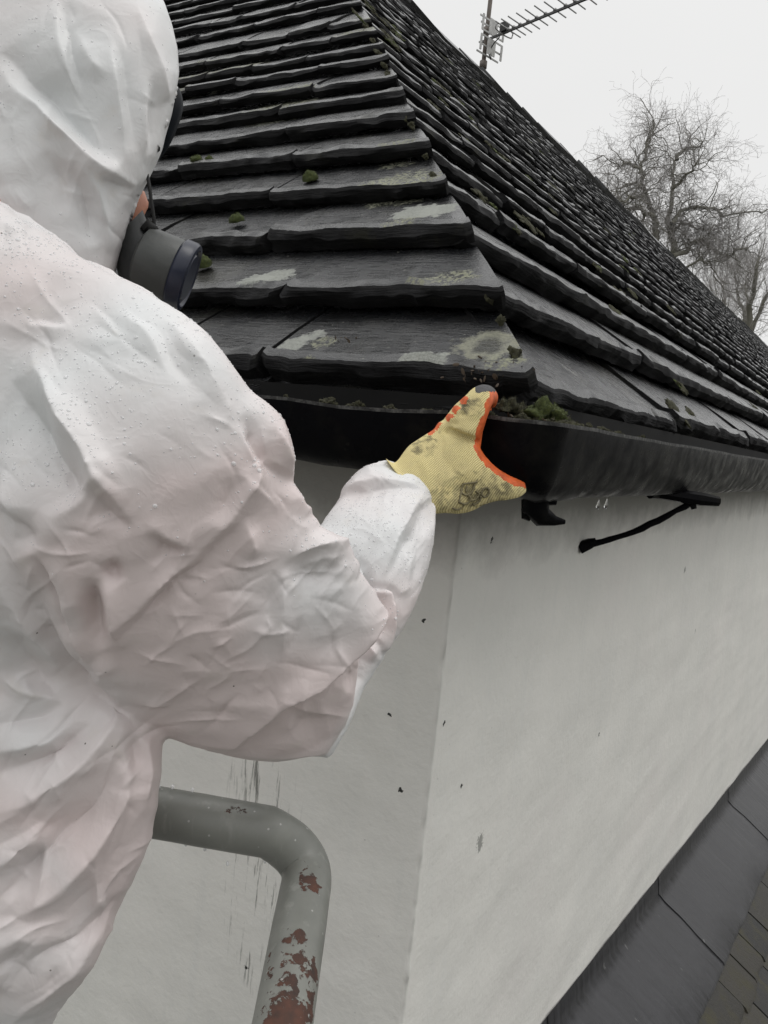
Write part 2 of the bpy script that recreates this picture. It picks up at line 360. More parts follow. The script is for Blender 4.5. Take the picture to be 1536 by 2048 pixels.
# ------------------------------------------------------------------ walls
def wall_sheet(mb, o, d, n_, length, z0, z1, nu, nz, flip):
    us = (np.linspace(0, 1, nu)**1.8)*length; zs = z1 - (np.linspace(0, 1, nz)**1.3)*(z1 - z0)
    U_, Zs = np.meshgrid(us, zs); P = o[None, None] + U_[..., None]*d; P[..., 2] = Zs
    dn = fbm(P.reshape(-1, 3)*4.0, 3).reshape(U_.shape)*.006 + fbm(P.reshape(-1, 3)*16, 2).reshape(U_.shape)*.0016
    edge = np.exp(-U_/.02); dn = dn*(1 - edge)
    P = P + dn[..., None]*n_
    Fc = [(j*nu + i, j*nu + i + 1, (j + 1)*nu + i + 1, (j + 1)*nu + i) for j in range(nz - 1) for i in range(nu - 1)]
    if flip: Fc = [f[::-1] for f in Fc]
    mb.add(P.reshape(-1, 3), Fc)
wmb = MB(); zt = 4.33
ce = CORNER.copy()
nz = 200; zs = zt - (np.linspace(0, 1, nz)**1.3)*zt
jit = fbm(np.stack([zs*0, zs*0, zs*9], -1), 4)*.006 + .004
Cl = np.stack([np.full(nz, ce[0]), np.full(nz, ce[1]), zs], -1) + (dL*.010)[None] ; 
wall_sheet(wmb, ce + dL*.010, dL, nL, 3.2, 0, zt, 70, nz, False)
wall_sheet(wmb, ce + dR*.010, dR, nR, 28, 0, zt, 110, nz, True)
mid = np.stack([np.full(nz, ce[0]), np.full(nz, ce[1]), zs], -1) + (nL + nR)[None]*(.0012 + .0065*fbm(np.stack([zs*0 + 3, zs*0, zs*22], -1), 5))[:, None]
A_ = np.stack([np.full(nz, (ce + dL*.010)[0]), np.full(nz, (ce + dL*.010)[1]), zs], -1); B_ = np.stack([np.full(nz, (ce + dR*.010)[0]), np.full(nz, (ce + dR*.010)[1]), zs], -1)
wmb.add(np.concatenate([A_, mid, B_]), [(k, k + 1, nz + k + 1, nz + k) for k in range(nz - 1)] + [(nz + k, nz + k + 1, 2*nz + k + 1, 2*nz + k) for k in range(nz - 1)])
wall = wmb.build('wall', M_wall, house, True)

# ------------------------------------------------------------------ gutter: deep half round run with a corner fitting
OL, OR, GW, GH = .135, .085, .118, .108
def offpt(oL, oR, z):
    A = np.array([nL[:2], nR[:2]]); q = np.linalg.solve(A, [oL, oR]); return np.array([P0[0] + q[0], P0[1] + q[1], z])
ZR = 4.2365
def gut_ring(cL, cR, z, t):     # profile from outer rim round the bottom to inner rim
    th = np.linspace(0, math.pi, 15); pts = []
    for a in th:
        off = GW*(1 - math.cos(a))/2; pts.append((off, z - GH*math.sin(a)**.72))
    return pts
def gutter_run(mb, grow, L0, L1):
    th = np.linspace(0, math.pi, 17); prof = [((GW + 2*grow)*(1 - math.cos(a))/2 - grow, -(GH + grow)*max(math.sin(a), 0)**.9 + (0.002 if grow else 0)) for a in th]
    inner = [(p[0] + (.006 if p[0] < GW/2 else -.006), p[1]*.94 + .0) for p in prof][::-1]
    loop = [(-.003 - grow, .003), (-.003 - grow, -.003)] + prof[1:-1] + [(GW + grow, .003)] + [(GW - .008, .003)] + inner[1:-1] + [(.004 - grow, .003)]
    n = len(loop); V = []
    secs = []
    nl = 30; nr = 60
    for q in np.linspace(1, 0, nl)[:-1]: secs.append(('L', L0*q))
    secs += [('C', q) for q in np.linspace(0, 1, 9)]
    for q in (np.linspace(0, 1, nr)**1.6)[1:]: secs.append(('R', L1*q))
    for kind, dist in secs:
        for (o, z) in loop:
            wob = (0.003*math.sin(dist*7 + 1) + .002*math.sin(dist*17))*(1 if kind == 'L' else .25)
            RC = .055; gh = 1.0 if kind == 'L' else (1 + .16*dist if kind == 'C' else 1.16)
            zz = z*(gh if z < -.004 else 1)
            if kind == 'L': P = offpt(OL - o, OR - o, ZR + zz) + dL*(RC + dist) + Z*(.010*min(dist, 1.0) - (.006*math.exp(-((dist - .28)/.12)**2)))
            elif kind == 'R': P = offpt(OL - o, OR - o, ZR + zz) + dR*(RC + dist)
            else:
                q = dist; c0 = offpt(OL - o, OR - o, ZR + zz); P = c0 + dL*RC*(1 - q)**2 + dR*RC*q**2
            V.append(P + Z*wob*min(1, max(0, dist - .02)*10)*(kind != 'C'))
    m_ = len(secs)
    Fc = [(k*n + i, k*n + (i + 1) % n, (k + 1)*n + (i + 1) % n, (k + 1)*n + i) for k in range(m_ - 1) for i in range(n)]
    mi = [1 if (f[0] % n in (0, n - 1)) else 0 for f in Fc]
    Fc += [tuple(range(n))[::-1], tuple((m_ - 1)*n + i for i in range(n))]; mi += [0, 0]
    mb.add(V, Fc, mi)
gmb = MB(); gutter_run(gmb, 0, 3.2, 12.); gutter = gmb.build('gutter', [M_iron, M_rim], house, True, 40)
gmb = MB(); gutter_run(gmb, .006, .12, .15); gmb.build('gutter_corner_fitting', [M_iron, M_rim], gutter, True, 40)
# black strip behind the gutter, put in as the shade of the eaves gap
fb = MB()
for d_, n_, k_ in ((dL, nL, 7.5), (dR, nR, 26.)):
    c0 = offpt(-.03, -.03, ZR - .005); fb.box(c0 + d_*(k_/2) , d_*k_, n_*.02, Z*.09)
fb.build('gap_shade_strip', plain('black gap shade', (.003, .003, .003), 1., .1, 40, 0., .2), house, False)
# brackets
def hook(mb, pts, r, n=8): mb.tube(pts, r, n)
b = MB(); gA = at(1172, 1090, 2.12); gB = at(1385, 1003, 2.06)
k_ = np.linspace(0, 1, 14)[:, None]; pts = gA*(1 - k_) + gB*k_ - Z*.018*np.sin(k_*math.pi) + .003*np.stack([fbm(np.stack([k_[:, 0]*9 + q, k_[:, 0]*0, k_[:, 0]*0], -1), 3) for q in (0, 5, 9)], -1)
b.tube(pts, .008 + .0025*fbm(np.stack([k_[:, 0]*20, k_[:, 0], k_[:, 0]], -1), 2), 8)
b.tube([gA - unit(gB - gA)*.02, gA + unit(gB - gA)*.012, gA + unit(gB - gA)*.03], [.018, .015, .009], 8)
q0, q1, q2 = at(1315, 985, 2.04), at(1400, 998, 2.05), at(1436, 1003, 2.06)
b.tube([at(1300, 990, 2.0), q0, q1, q2], [.010, .017, .019, .014], 8); b.tube([at(1385, 1005, 2.05), at(1388, 1018, 2.05)], [.009, .007], 6)
b.build('gutter_bracket', M_iron, gutter, True, 40)
b = MB()
b.tube([at(1078, 965, 1.33), at(1075, 990, 1.335), at(1070, 1015, 1.34), at(1085, 1034, 1.345), at(1110, 1042, 1.345), at(1130, 1044, 1.345)], [.023, .024, .025, .019, .009, .004], 10)
b.tube([at(1092, 990, 1.335), at(1100, 1003, 1.335), at(1113, 1006, 1.335)], [.012, .009, .004], 7); b.tube([at(1053, 1000, 1.34), at(1051, 1035, 1.345), at(1060, 1040, 1.345)], [.010, .008, .003], 7)
b.build('gutter_bracket', M_iron, gutter, True, 40)

# ------------------------------------------------------------------ lead flashing and lower roof against the right wall
FA, FB_ = hit(1110, 2048, CORNER, nR), hit(1536, 1490, CORNER, nR); fd = unit(FB_ - FA)
LP = R_(33); lr_out = nR*math.cos(LP) - Z*math.sin(LP); lr_n = unit(np.cross(lr_out, fd)); lr_n = lr_n if lr_n[2] > 0 else -lr_n
FLW = .40
fmb = MB(); t0, t1 = -1.6, 9.0; npt = 160
prev = None; tsec = [t0, -.05, 1.35, 3.2, 5.6, t1]
for a_, b_ in zip(tsec[:-1], tsec[1:]):
    nn = 30; tt = np.linspace(a_ - .06, b_, nn); rows = []
    for (o, h_, nz_) in ((0.004, .085, 0), (.012, .045, 0), (.018, .012, 1), (.06, .008, 1), (.15, .010, 2), (.25, .012, 2), (FLW - .01, .010, 3), (FLW, .002, 3)):
        P = FA + tt[:, None]*fd + (nR*o if o < .017 else lr_out*o) + Z*h_
        P = P + lr_n*(fbm(np.stack([tt*3, tt*0 + o*9, tt*0], -1), 3)*.006*min(nz_, 2))[:, None] + fd*(.01*nz_ if nz_ else 0)
        P = P + lr_n*(.003*np.exp(-(tt - a_ + .06)/.03))[:, None] + lr_n*.0015*(1 - (tt - a_)/(b_ - a_))[:, None]
        if nz_ == 3: P = P + lr_out*(fbm(np.stack([tt*5, tt*0, tt*0 + 4], -1), 2)*.006)[:, None]
        rows.append(P)
    V = np.stack(rows); r_, c_ = V.shape[:2]
    uv = np.stack([np.repeat(np.array([0, .04, .07, .1, .2, .3, .38, .4]), c_), np.tile(tt, r_)], -1)
    fmb.add(V.reshape(-1, 3), [(j*c_ + i, j*c_ + i + 1, (j + 1)*c_ + i + 1, (j + 1)*c_ + i) for j in range(r_ - 1) for i in range(c_ - 1)], 0, uv)
lower = MB()
for row in range(12):
    o0 = .30 + row*.26; a = -2.5 + rng.uniform(0, .3)
    while a < 10:
        wd = rng.uniform(.22, .5); g_ = .006; th = .022; tl = rng.uniform(0, .006)
        x0, x1 = a + g_, a + wd - g_; o1 = o0 + .26 + rng.uniform(-.012, .012)
        nn = 6; ed = rng.uniform(-.008, .008, nn + 1)
        V = []; 
        for q in range(nn + 1):
            X = FA + fd*(x0 + (x1 - x0)*q/nn); oe = o1 + ed[q]
            V += [X + lr_out*(o0 - .05) - lr_n*.022, X + lr_out*(oe - .02) + lr_n*(tl - .006 + rng.uniform(0, .002)), X + lr_out*oe + lr_n*(tl - .012), X + lr_out*(oe - .002) + lr_n*(tl - .034)]
        lower.add(V, [(q*4 + j, q*4 + j + 1, q*4 + j + 5, q*4 + j + 4) for q in range(nn) for j in range(3)] + [(0, 1, 2, 3), tuple(nn*4 + j for j in (3, 2, 1, 0))], 0, None, float(rng.uniform()))
        a += wd
lower.add([FA - fd*3 - lr_n*.04, FA + fd*10 - lr_n*.04, FA + fd*10 + lr_out*3.6 - lr_n*.04, FA - fd*3 + lr_out*3.6 - lr_n*.04], [(0, 1, 2, 3)], 0, None, .1)
low = lower.build('lower_roof', M_stone, house, True, 35)
fmb.build('lead_flashing', M_lead, house, True)

# ------------------------------------------------------------------ ground
gs = MB(); gs.add([(-600, -600, 0), (600, -600, 0), (600, 600, 0), (-600, 600, 0)], [(0, 1, 2, 3)])
s = NT('wet gravel yard'); s.set(Base_Color=s.mix(s.ramp(s.noise(.8, 6, .6), .4, .6), (.19, .19, .175), (.15, .15, .13)), Roughness=.9, Normal=s.bump(s.noise(6, 6), .5, .05))
tag(gs.build('ground', s.m), kind='structure')
hb = MB(); na = 60; rows = []  # unseen dark bank behind the camera, added to block low sky light
for (d_, hgt) in ((45, 0), (60, 9), (85, 11), (120, 18), (170, 21), (260, 13)):
    a_ = np.radians(np.linspace(48, 305, na)); e_ = np.clip(np.minimum(np.arange(na), na - 1 - np.arange(na))/6, 0, 1)
    hz = hgt*e_*(1 - .55*np.clip((np.degrees(a_) - 160)/40, 0, 1))*(1 + .25*noise3(np.stack([a_*5, a_*0 + d_*.03, a_*0], -1))); rows.append(np.stack([np.sin(a_)*d_, np.cos(a_)*d_, hz - .3], -1))
hb.add(np.concatenate(rows), [(j*na + i, j*na + i + 1, (j + 1)*na + i + 1, (j + 1)*na + i) for j in range(5) for i in range(na - 1)])
s = NT('dark sky blocker'); s.set(Base_Color=s.mix(s.ramp(s.noise(.15, 6, .65), .4, .6), (.030, .032, .022), (.055, .048, .040)), Roughness=1.)
tag(hb.build('sky_blocker_bank', s.m), kind='structure')
#PART2
# ------------------------------------------------------------------ person: cloth shapes lofted from measured widths
def crom(A, sub):
    A = np.asarray(A, float); P = np.concatenate([[2*A[0] - A[1]], A, [2*A[-1] - A[-2]]]); o = []
    for i in range(len(A) - 1):
        p0, p1, p2, p3 = P[i:i + 4]
        for k in range(sub):
            t = k/sub; o.append(.5*((2*p1) + (-p0 + p2)*t + (2*p0 - 5*p1 + 4*p2 - p3)*t*t + (-p0 + 3*p1 - 3*p2 + p3)*t**3))
    o.append(A[-1]); return np.array(o)
def loft(mb, st, k=.6, n=44, sub=5, power=1., grow=0.):
    """st: (x0,y0,x1,y1,depth[,k]) rows: both sides of the limb as seen, its distance, its thickness ratio"""
    C_, A_, B_ = [], [], []
    for r in st:
        p, q = at(r[0], r[1], r[4]), at(r[2], r[3], r[4]); c = (p + q)/2; a = (p - q)/2
        a = a*(1 + grow/np.linalg.norm(a)); kk = r[5] if len(r) > 5 else k
        v = unit(c - EYE); C_.append(c); A_.append(a); B_.append(v*np.linalg.norm(a)*kk)
    C_, A_, B_ = crom(C_, sub), crom(A_, sub), crom(B_, sub)
    t = np.linspace(0, 2*math.pi, n, endpoint=False); ct, st_ = np.cos(t), np.sin(t)
    V = C_[:, None] + A_[:, None]*ct[None, :, None] + B_[:, None]*st_[None, :, None]; m_ = len(C_)
    Fc = [(j*n + i, j*n + (i + 1) % n, (j + 1)*n + (i + 1) % n, (j + 1)*n + i) for j in range(m_ - 1) for i in range(n)]
    Fc += [tuple(range(n))[::-1], tuple((m_ - 1)*n + i for i in range(n))]
    mb.add(V.reshape(-1, 3), Fc)
def fuse(mb, voxel):
    """union of closed shapes as one even skin: vertices and quads"""
    me = bpy.data.meshes.new('fuse'); me.from_pydata(np.concatenate(mb.v).tolist(), [], mb.f)
    import bmesh
    bm = bmesh.new(); bm.from_mesh(me); bmesh.ops.recalc_face_normals(bm, faces=bm.faces); bm.to_mesh(me); bm.free()
    o = bpy.data.objects.new('fuse', me); col.objects.link(o)
    md = o.modifiers.new('r', 'REMESH'); md.mode = 'VOXEL'; md.voxel_size = voxel; md.adaptivity = 0
    dg = bpy.context.evaluated_depsgraph_get(); e = o.evaluated_get(dg); m2 = bpy.data.meshes.new_from_object(e)
    bpy.data.objects.remove(o); bpy.data.meshes.remove(me); return m2
class Skin:
    def __init__(s, me):
        s.me = me; nv = len(me.vertices); s.V = np.zeros(nv*3); me.vertices.foreach_get('co', s.V); s.V = s.V.reshape(-1, 3)
        ne = len(me.edges); s.E = np.zeros(ne*2, int); me.edges.foreach_get('vertices', s.E); s.E = s.E.reshape(-1, 2)
        nl = len(me.loops); lv = np.zeros(nl, int); me.loops.foreach_get('vertex_index', lv)
        ls = np.zeros(len(me.polygons), int); me.polygons.foreach_get('loop_start', ls); lt = np.zeros(len(me.polygons), int); me.polygons.foreach_get('loop_total', lt)
        q = ls[lt == 4]; s.Q = np.stack([lv[q], lv[q + 1], lv[q + 2], lv[q + 3]], -1)
        t = ls[lt == 3]; s.T = np.stack([lv[t], lv[t + 1], lv[t + 2]], -1) if len(t) else np.zeros((0, 3), int)
        s.deg = np.bincount(s.E.ravel(), minlength=nv).astype(float)
    def lap(s, X=None):
        X = s.V if X is None else X; o = np.zeros_like(X); i, j = s.E.T
        if X.ndim == 1: return (np.bincount(i, X[j], len(X)) + np.bincount(j, X[i], len(X)))/s.deg - X
        for c in range(X.shape[1]): o[:, c] = (np.bincount(i, X[j, c], len(X)) + np.bincount(j, X[i, c], len(X)))/s.deg
        return o - X
    def smooth(s, it, lam=.6, mu=-.62):
        for _ in range(it):
            s.V = s.V + lam*s.lap()
            if mu: s.V = s.V + mu*s.lap()
    def normals(s):
        V, Q = s.V, s.Q; n = np.cross(V[Q[:, 2]] - V[Q[:, 0]], V[Q[:, 3]] - V[Q[:, 1]]); N = np.zeros_like(V)
        for c in range(3):
            for k in range(4): N[:, c] += np.bincount(Q[:, k], n[:, c], len(V))
        if len(s.T):
            n = np.cross(V[s.T[:, 1]] - V[s.T[:, 0]], V[s.T[:, 2]] - V[s.T[:, 0]])
            for c in range(3):
                for k in range(3): N[:, c] += np.bincount(s.T[:, k], n[:, c], len(V))
        return N/np.maximum(np.linalg.norm(N, axis=1), 1e-12)[:, None]
    def done(s, name, mats, parent, mi=None):
        s.me.vertices.foreach_set('co', s.V.ravel()); s.me.materials.clear()
        for m_ in (mats if isinstance(mats, (list, tuple)) else [mats]): s.me.materials.append(m_)
        s.me.polygons.foreach_set('use_smooth', [True]*len(s.me.polygons))
        if mi is not None: s.me.polygons.foreach_set('material_index', mi)
        s.me.name = name; s.me.update(); return link(name, s.me, parent)

person = empty('person', tuple(at(-260, 1700, .95)*np.array([1, 1, 0]) + np.array([0, 0, 2.47])))
tag(person, 'person in hooded white coverall, respirator and yellow glove gripping the black gutter', 'person')

TORSO = [(-380, 395, -30, 352, .80, .40), (-420, 470, 70, 430, .785, .44), (-440, 560, 190, 530, .785, .46), (-470, 720, 290, 660, .80, .46), (-480, 900, 310, 860, .80, .46), (-480, 1150, 285, 1130, .80, .46), (-480, 1330, 245, 1320, .85, .42),
         (-480, 1430, 318, 1445, .85, .42), (-485, 1600, 312, 1590, .85, .42), (-490, 1690, 286, 1690, .85, .44), (-500, 1800, 236, 1800, .85, .46), (-520, 1900, 190, 1900, .84, .5), (-560, 2060, 98, 2040, .88, .5), (-600, 2300, 0, 2300, .92, .5), (-640, 2600, -80, 2600, .96, .5)]
ARM = [(60, 412, -160, 560, .80, .5), (128, 455, -80, 640, .78, .52), (215, 512, -40, 740, .765, .54), (300, 556, -30, 840, .75, .55), (388, 612, -20, 960, .74, .55), (462, 690, 20, 1090, .735, .52), (502, 752, 60, 1160, .74, .5), (566, 800, 95, 1210, .75, .48), (586, 870, 120, 1250, .76, .47), (590, 945, 150, 1290, .77, .46),
       (636, 1030, 190, 1330, .79, .46), (690, 1115, 232, 1372, .81, .46), (716, 1215, 285, 1425, .84, .46), (722, 1310, 365, 1466, .86, .46), (702, 1408, 470, 1498, .88, .46), (660, 1490, 545, 1508, .89, .5)]
FORE = [(540, 1485, 655, 1500, .92, .7), (560, 1400, 700, 1428, .93, .7), (590, 1300, 736, 1350, .96, .7), (618, 1200, 778, 1282, .99, .68), (632, 1120, 824, 1208, 1.02, .66), (643, 1040, 858, 1120, 1.05, .64), (664, 1000, 872, 1050, 1.075, .62), (692, 968, 876, 1016, 1.10, .62), (722, 936, 869, 985, 1.12, .62), (756, 919, 856, 952, 1.135, .62), (790, 914, 838, 930, 1.14, .62)]
HOOD = [(-300, 640, 225, 600, .94, .62), (-270, 545, 232, 522, .94, .66), (-240, 470, 250, 458, .94, .70), (-225, 410, 266, 402, .94, .72), (-205, 345, 292, 345, .94, .74), (-190, 280, 322, 285, .94, .76), (-180, 205, 345, 200, .94, .76), (-175, 130, 356, 125, .94, .76), (-165, 60, 350, 50, .94, .76), (-145, -20, 322, -35, .94, .76), (-100, -100, 250, -110, .94, .76), (-20, -150, 150, -158, .94, .72)]
LEFTARM = [(-330, 560, -480, 640, .86, .7), (-440, 800, -640, 840, .95, .7), (-480, 1050, -680, 1080, 1.0, .7), (-440, 1250, -620, 1290, 1.08, .7), (-380, 1200, -470, 1260, 1.18, .7), (-330, 1090, -420, 1130, 1.25, .7)]
hip_c = at(-300, 2450, .98)
cv = MB()
loft(cv, TORSO); loft(cv, ARM); loft(cv, FORE); loft(cv, HOOD); loft(cv, LEFTARM)
foot_z = 2.47
for dx, dy in ((-.13, .02), (.10, -.03)):
    top = hip_c + np.array([dx*.7, dy, .08]); cv.tube([top, top + np.array([dx*.15, .05, -.28]), np.array([top[0] + dx*.2, top[1] + .04, foot_z + .30]), np.array([top[0] + dx*.2, top[1] + .02, foot_z + .07])], [.125, .11, .09, .085], 24)
sk = Skin(fuse(cv, .0066)); sk.smooth(9)
# folds of the cloth: (kind, strength mm, width px, points).  'r' ridge, 'v' valley, 's' overlapping lip, bulging on the right of its path
FOLDS = [
 ('r', 13, 22, [(60, 690), (110, 790), (182, 910), (225, 985), (268, 1050)]), ('v', 13, 30, [(25, 760), (62, 850), (125, 960), (150, 1010)]), ('v', 8, 22, [(182, 985), (225, 1030), (262, 1058)]),
 ('r', 8, 16, [(465, 1030), (375, 1129), (316, 1171), (275, 1211), (205, 1270)]), ('v', 9, 18, [(480, 1048), (400, 1128), (330, 1185), (290, 1222), (230, 1278)]),
 ('v', 8, 22, [(300, 1068), (340, 1098), (378, 1112)]), ('r', 6, 16, [(300, 1040), (345, 1080), (390, 1092)]),
 ('v', 18, 20, [(58, 1110), (94, 1187), (130, 1262), (168, 1338)]), ('r', 14, 22, [(78, 1120), (118, 1210), (150, 1285), (182, 1330)]), ('v', 14, 16, [(184, 1158), (186, 1234), (204, 1296)]), ('r', 9, 18, [(215, 1150), (222, 1225), (240, 1300)]),
 ('r', 6, 20, [(182, 1338), (212, 1340), (238, 1330)]), ('v', 9, 12, [(210, 1130), (240, 1165)]),
 ('s', 15, 30, [(640, 1060), (680, 1115), (706, 1170), (715, 1223), (697, 1281), (650, 1338), (577, 1383), (527, 1433), (469, 1483), (430, 1496)]),
 ('r', 11, 18, [(560, 1128), (600, 1103), (640, 1095), (676, 1112), (697, 1150)]), ('v', 7, 26, [(575, 1160), (620, 1145), (660, 1165)]), ('r', 6, 18, [(562, 1130), (560, 1230), (553, 1330)]), ('v', 4, 20, [(540, 1140), (535, 1260)]),
 ('r', 6, 14, [(480, 1040), (500, 1085), (505, 1115)]), ('v', 12, 20, [(488, 826), (505, 860), (518, 895), (540, 930), (582, 962)]), ('r', 10, 15, [(474, 850), (500, 890), (516, 938), (474, 1011), (410, 1100)]), ('r', 6, 12, [(545, 840), (568, 900), (584, 965)]),
 ('v', 6, 14, [(440, 1050), (460, 1000), (490, 960)]), ('r', 7, 18, [(580, 965), (600, 1010), (640, 1050)]), ('v', 6, 16, [(600, 975), (618, 1015), (636, 1040)]),
 ('s', 7, 26, [(849, 978), (832, 1018), (797, 1078), (758, 1155)]), ('s', -6, 22, [(660, 1000), (700, 980), (743, 970), (807, 966), (860, 985)]), ('v', 4, 9, [(775, 920), (792, 939), (817, 962)]), ('r', 3, 9, [(735, 930), (742, 950), (743, 966)]),
 ('s', 12, 14, [(676, 1095), (718, 1142), (724, 1190), (720, 1240), (700, 1300)]), ('s', 10, 14, [(721, 1150), (743, 1182), (773, 1192), (782, 1226), (772, 1288), (760, 1300)]), ('v', 9, 12, [(722, 1155), (735, 1215), (745, 1280)]), ('r', 5, 12, [(750, 1200), (757, 1260)]),
 ('r', 8, 11, [(700, 1255), (738, 1300), (742, 1325)]), ('v', 5, 12, [(720, 1330), (690, 1385)]), ('r', 4, 14, [(800, 1080), (815, 1140), (800, 1200)]), ('v', 4, 14, [(835, 1060), (835, 1120), (815, 1190)]),
 ('v', 6, 24, [(585, 1470), (615, 1448), (650, 1440)]),
 ('r', 12, 24, [(240, 1395), (220, 1455), (165, 1525), (65, 1595), (-30, 1640)]), ('v', 12, 26, [(205, 1430), (145, 1482), (65, 1530), (-30, 1555)]), ('r', 9, 22, [(150, 1440), (80, 1490), (-20, 1505)]), ('v', 8, 18, [(130, 1405), (60, 1440), (-30, 1450)]),
 ('r', 10, 18, [(238, 1450), (250, 1565), (245, 1600), (185, 1700), (75, 1810), (50, 1850)]), ('v', 9, 22, [(225, 1540), (180, 1630), (110, 1690), (30, 1770)]), ('r', 9, 15, [(90, 1650), (50, 1690), (-20, 1750)]), ('v', 8, 18, [(105, 1690), (60, 1740), (10, 1800)]),
 ('v', 10, 24, [(250, 1780), (165, 1875), (75, 1930), (-10, 2015)]), ('r', 8, 20, [(215, 1860), (150, 1930), (60, 2000), (10, 2060)]), ('r', 5, 8, [(95, 1655), (84, 1740), (70, 1820)]), ('r', 5, 8, [(190, 1690), (195, 1790), (190, 1830)]), ('v', 8, 16, [(45, 1890), (20, 1940), (-10, 1960)]),
 ('r', 6, 14, [(300, 1480), (290, 1560), (270, 1650)]), ('v', 6, 16, [(275, 1470), (262, 1540)]), ('r', 7, 14, [(0, 1180), (40, 1230), (100, 1300), (140, 1350)]), ('v', 7, 20, [(0, 1260), (60, 1330), (110, 1390)]), ('r', 6, 14, [(-20, 1330), (60, 1390), (150, 1410)]),
 ('v', 7, 18, [(0, 1010), (40, 1060), (60, 1110)]), ('r', 7, 14, [(0, 950), (30, 1020), (20, 1080)]),
 ('r', 16, 20, [(-10, 140), (75, 212), (145, 282), (225, 347), (280, 372)]), ('v', 17, 32, [(-10, 95), (60, 160), (120, 215), (190, 290), (235, 325)]), ('r', 6, 13, [(215, 70), (238, 200), (248, 330)]), ('v', 5, 14, [(232, 80), (256, 190), (262, 300)]), ('r', 6, 12, [(268, 5), (300, 80), (325, 175), (338, 205)]), ('r', 5, 10, [(290, 150), (288, 240), (285, 330)]), ('v', 5, 12, [(305, 150), (305, 240), (296, 310)]),
 ('v', 8, 18, [(128, -10), (145, 110), (170, 205)]), ('r', 7, 15, [(112, 0), (128, 110), (150, 200)]), ('r', 5, 14, [(150, 60), (180, 120), (215, 150)]), ('r', 8, 13, [(165, 320), (190, 380), (202, 430), (216, 505)]), ('v', 8, 16, [(140, 330), (168, 390), (180, 440), (190, 490)]), ('v', 6, 20, [(90, 300), (120, 360), (140, 430)]), ('v', 8, 12, [(262, 378), (230, 362), (200, 355)]),
 ('r', 5, 12, [(55, 655), (140, 658)]), ('v', 4, 10, [(60, 640), (130, 645)]), ('r', 4, 14, [(330, 640), (400, 720), (440, 800)]), ('v', 3, 14, [(300, 650), (360, 730), (390, 800)]), ('r', 4, 12, [(240, 620), (330, 720)]),
]
def sculpt(sk, folds):
    N = sk.normals(); q = proj(sk.V); face = ((EYE - sk.V)*N).sum(1)/np.linalg.norm(EYE - sk.V, axis=1)
    vis = np.clip(face*4 + .35, 0, 1); D = np.zeros(len(sk.V)); XY = q[:, :2]
    warp = np.stack([noise3(sk.V*26), noise3(sk.V*26 + 40)], -1)*7
    for kind, amp, wd, pts in folds:
        pl = crom(pts, 6); lo, hi = pl.min(0) - 6*wd, pl.max(0) + 6*wd
        idx = np.where(((XY > lo) & (XY < hi)).all(1) & (vis > 0))[0]
        if not len(idx): continue
        X = XY[idx] + warp[idx]; a, b = pl[:-1], pl[1:]; ab = b - a; L2 = (ab**2).sum(1)
        t = np.clip(((X[:, None] - a[None])*ab[None]).sum(-1)/L2, 0, 1); c = a[None] + t[..., None]*ab[None]
        dd = np.linalg.norm(X[:, None] - c, axis=-1); k = dd.argmin(1); r = np.arange(len(idx)); d = dd[r, k]
        sgn = np.sign(ab[k, 0]*(X[:, 1] - c[r, k, 1]) - ab[k, 1]*(X[:, 0] - c[r, k, 0]))   # + : right-hand side of the path
        along = (k + t[r, k])/len(ab); taper = np.clip(np.minimum(along, 1 - along)*2.6 + .05, 0, 1)
        if kind in 'rv':
            f = np.exp(-d/(wd*1.25))*np.clip(1.3 - d/(wd*4), 0, 1); f = f*(1 if kind == 'r' else -1)
        else:
            s_ = d*sgn*(1 if amp > 0 else -1); f = np.where(s_ > 0, np.exp(-s_/(wd*2.2)), np.exp(-(s_/(wd*.30))**2)) - .4*np.where(s_ < 0, np.exp(-((s_ + wd*.8)/(wd*.6))**2), 0)
        D[idx] += abs(amp)*.0019*f*taper*vis[idx]
    sk.V = sk.V + N*D[:, None]
def creases(sk, amp, lo, hi, count, seed, where=None):
    """flat facets meeting in straight creases, each fading out along its length"""
    rg = np.random.RandomState(seed); N = sk.normals(); P = sk.V + .010*np.stack([noise3(sk.V*12 + 9), noise3(sk.V*12 + 21), noise3(sk.V*12 + 33)], -1); D = np.zeros(len(P))
    for k in range(count):
        d = unit(rg.normal(size=3)); L_ = math.exp(rg.uniform(math.log(lo), math.log(hi))); ph = P @ d/L_ + rg.uniform(0, 9)
        tri = np.abs((ph % 1) - .5)*4 - 1; msk = np.clip(noise3(P/(L_*2.6) + rg.uniform(0, 90, 3))*2.2 - .15, 0, 1)
        D += tri*msk*amp*(L_/hi)
    if where is not None:        # only about these spots of the garment: (point, reach)
        D *= np.clip(sum(np.exp(-(np.linalg.norm(sk.V - c, axis=1)/r)**2) for c, r in where), 0, 1)
    sk.V = sk.V + N*D[:, None]
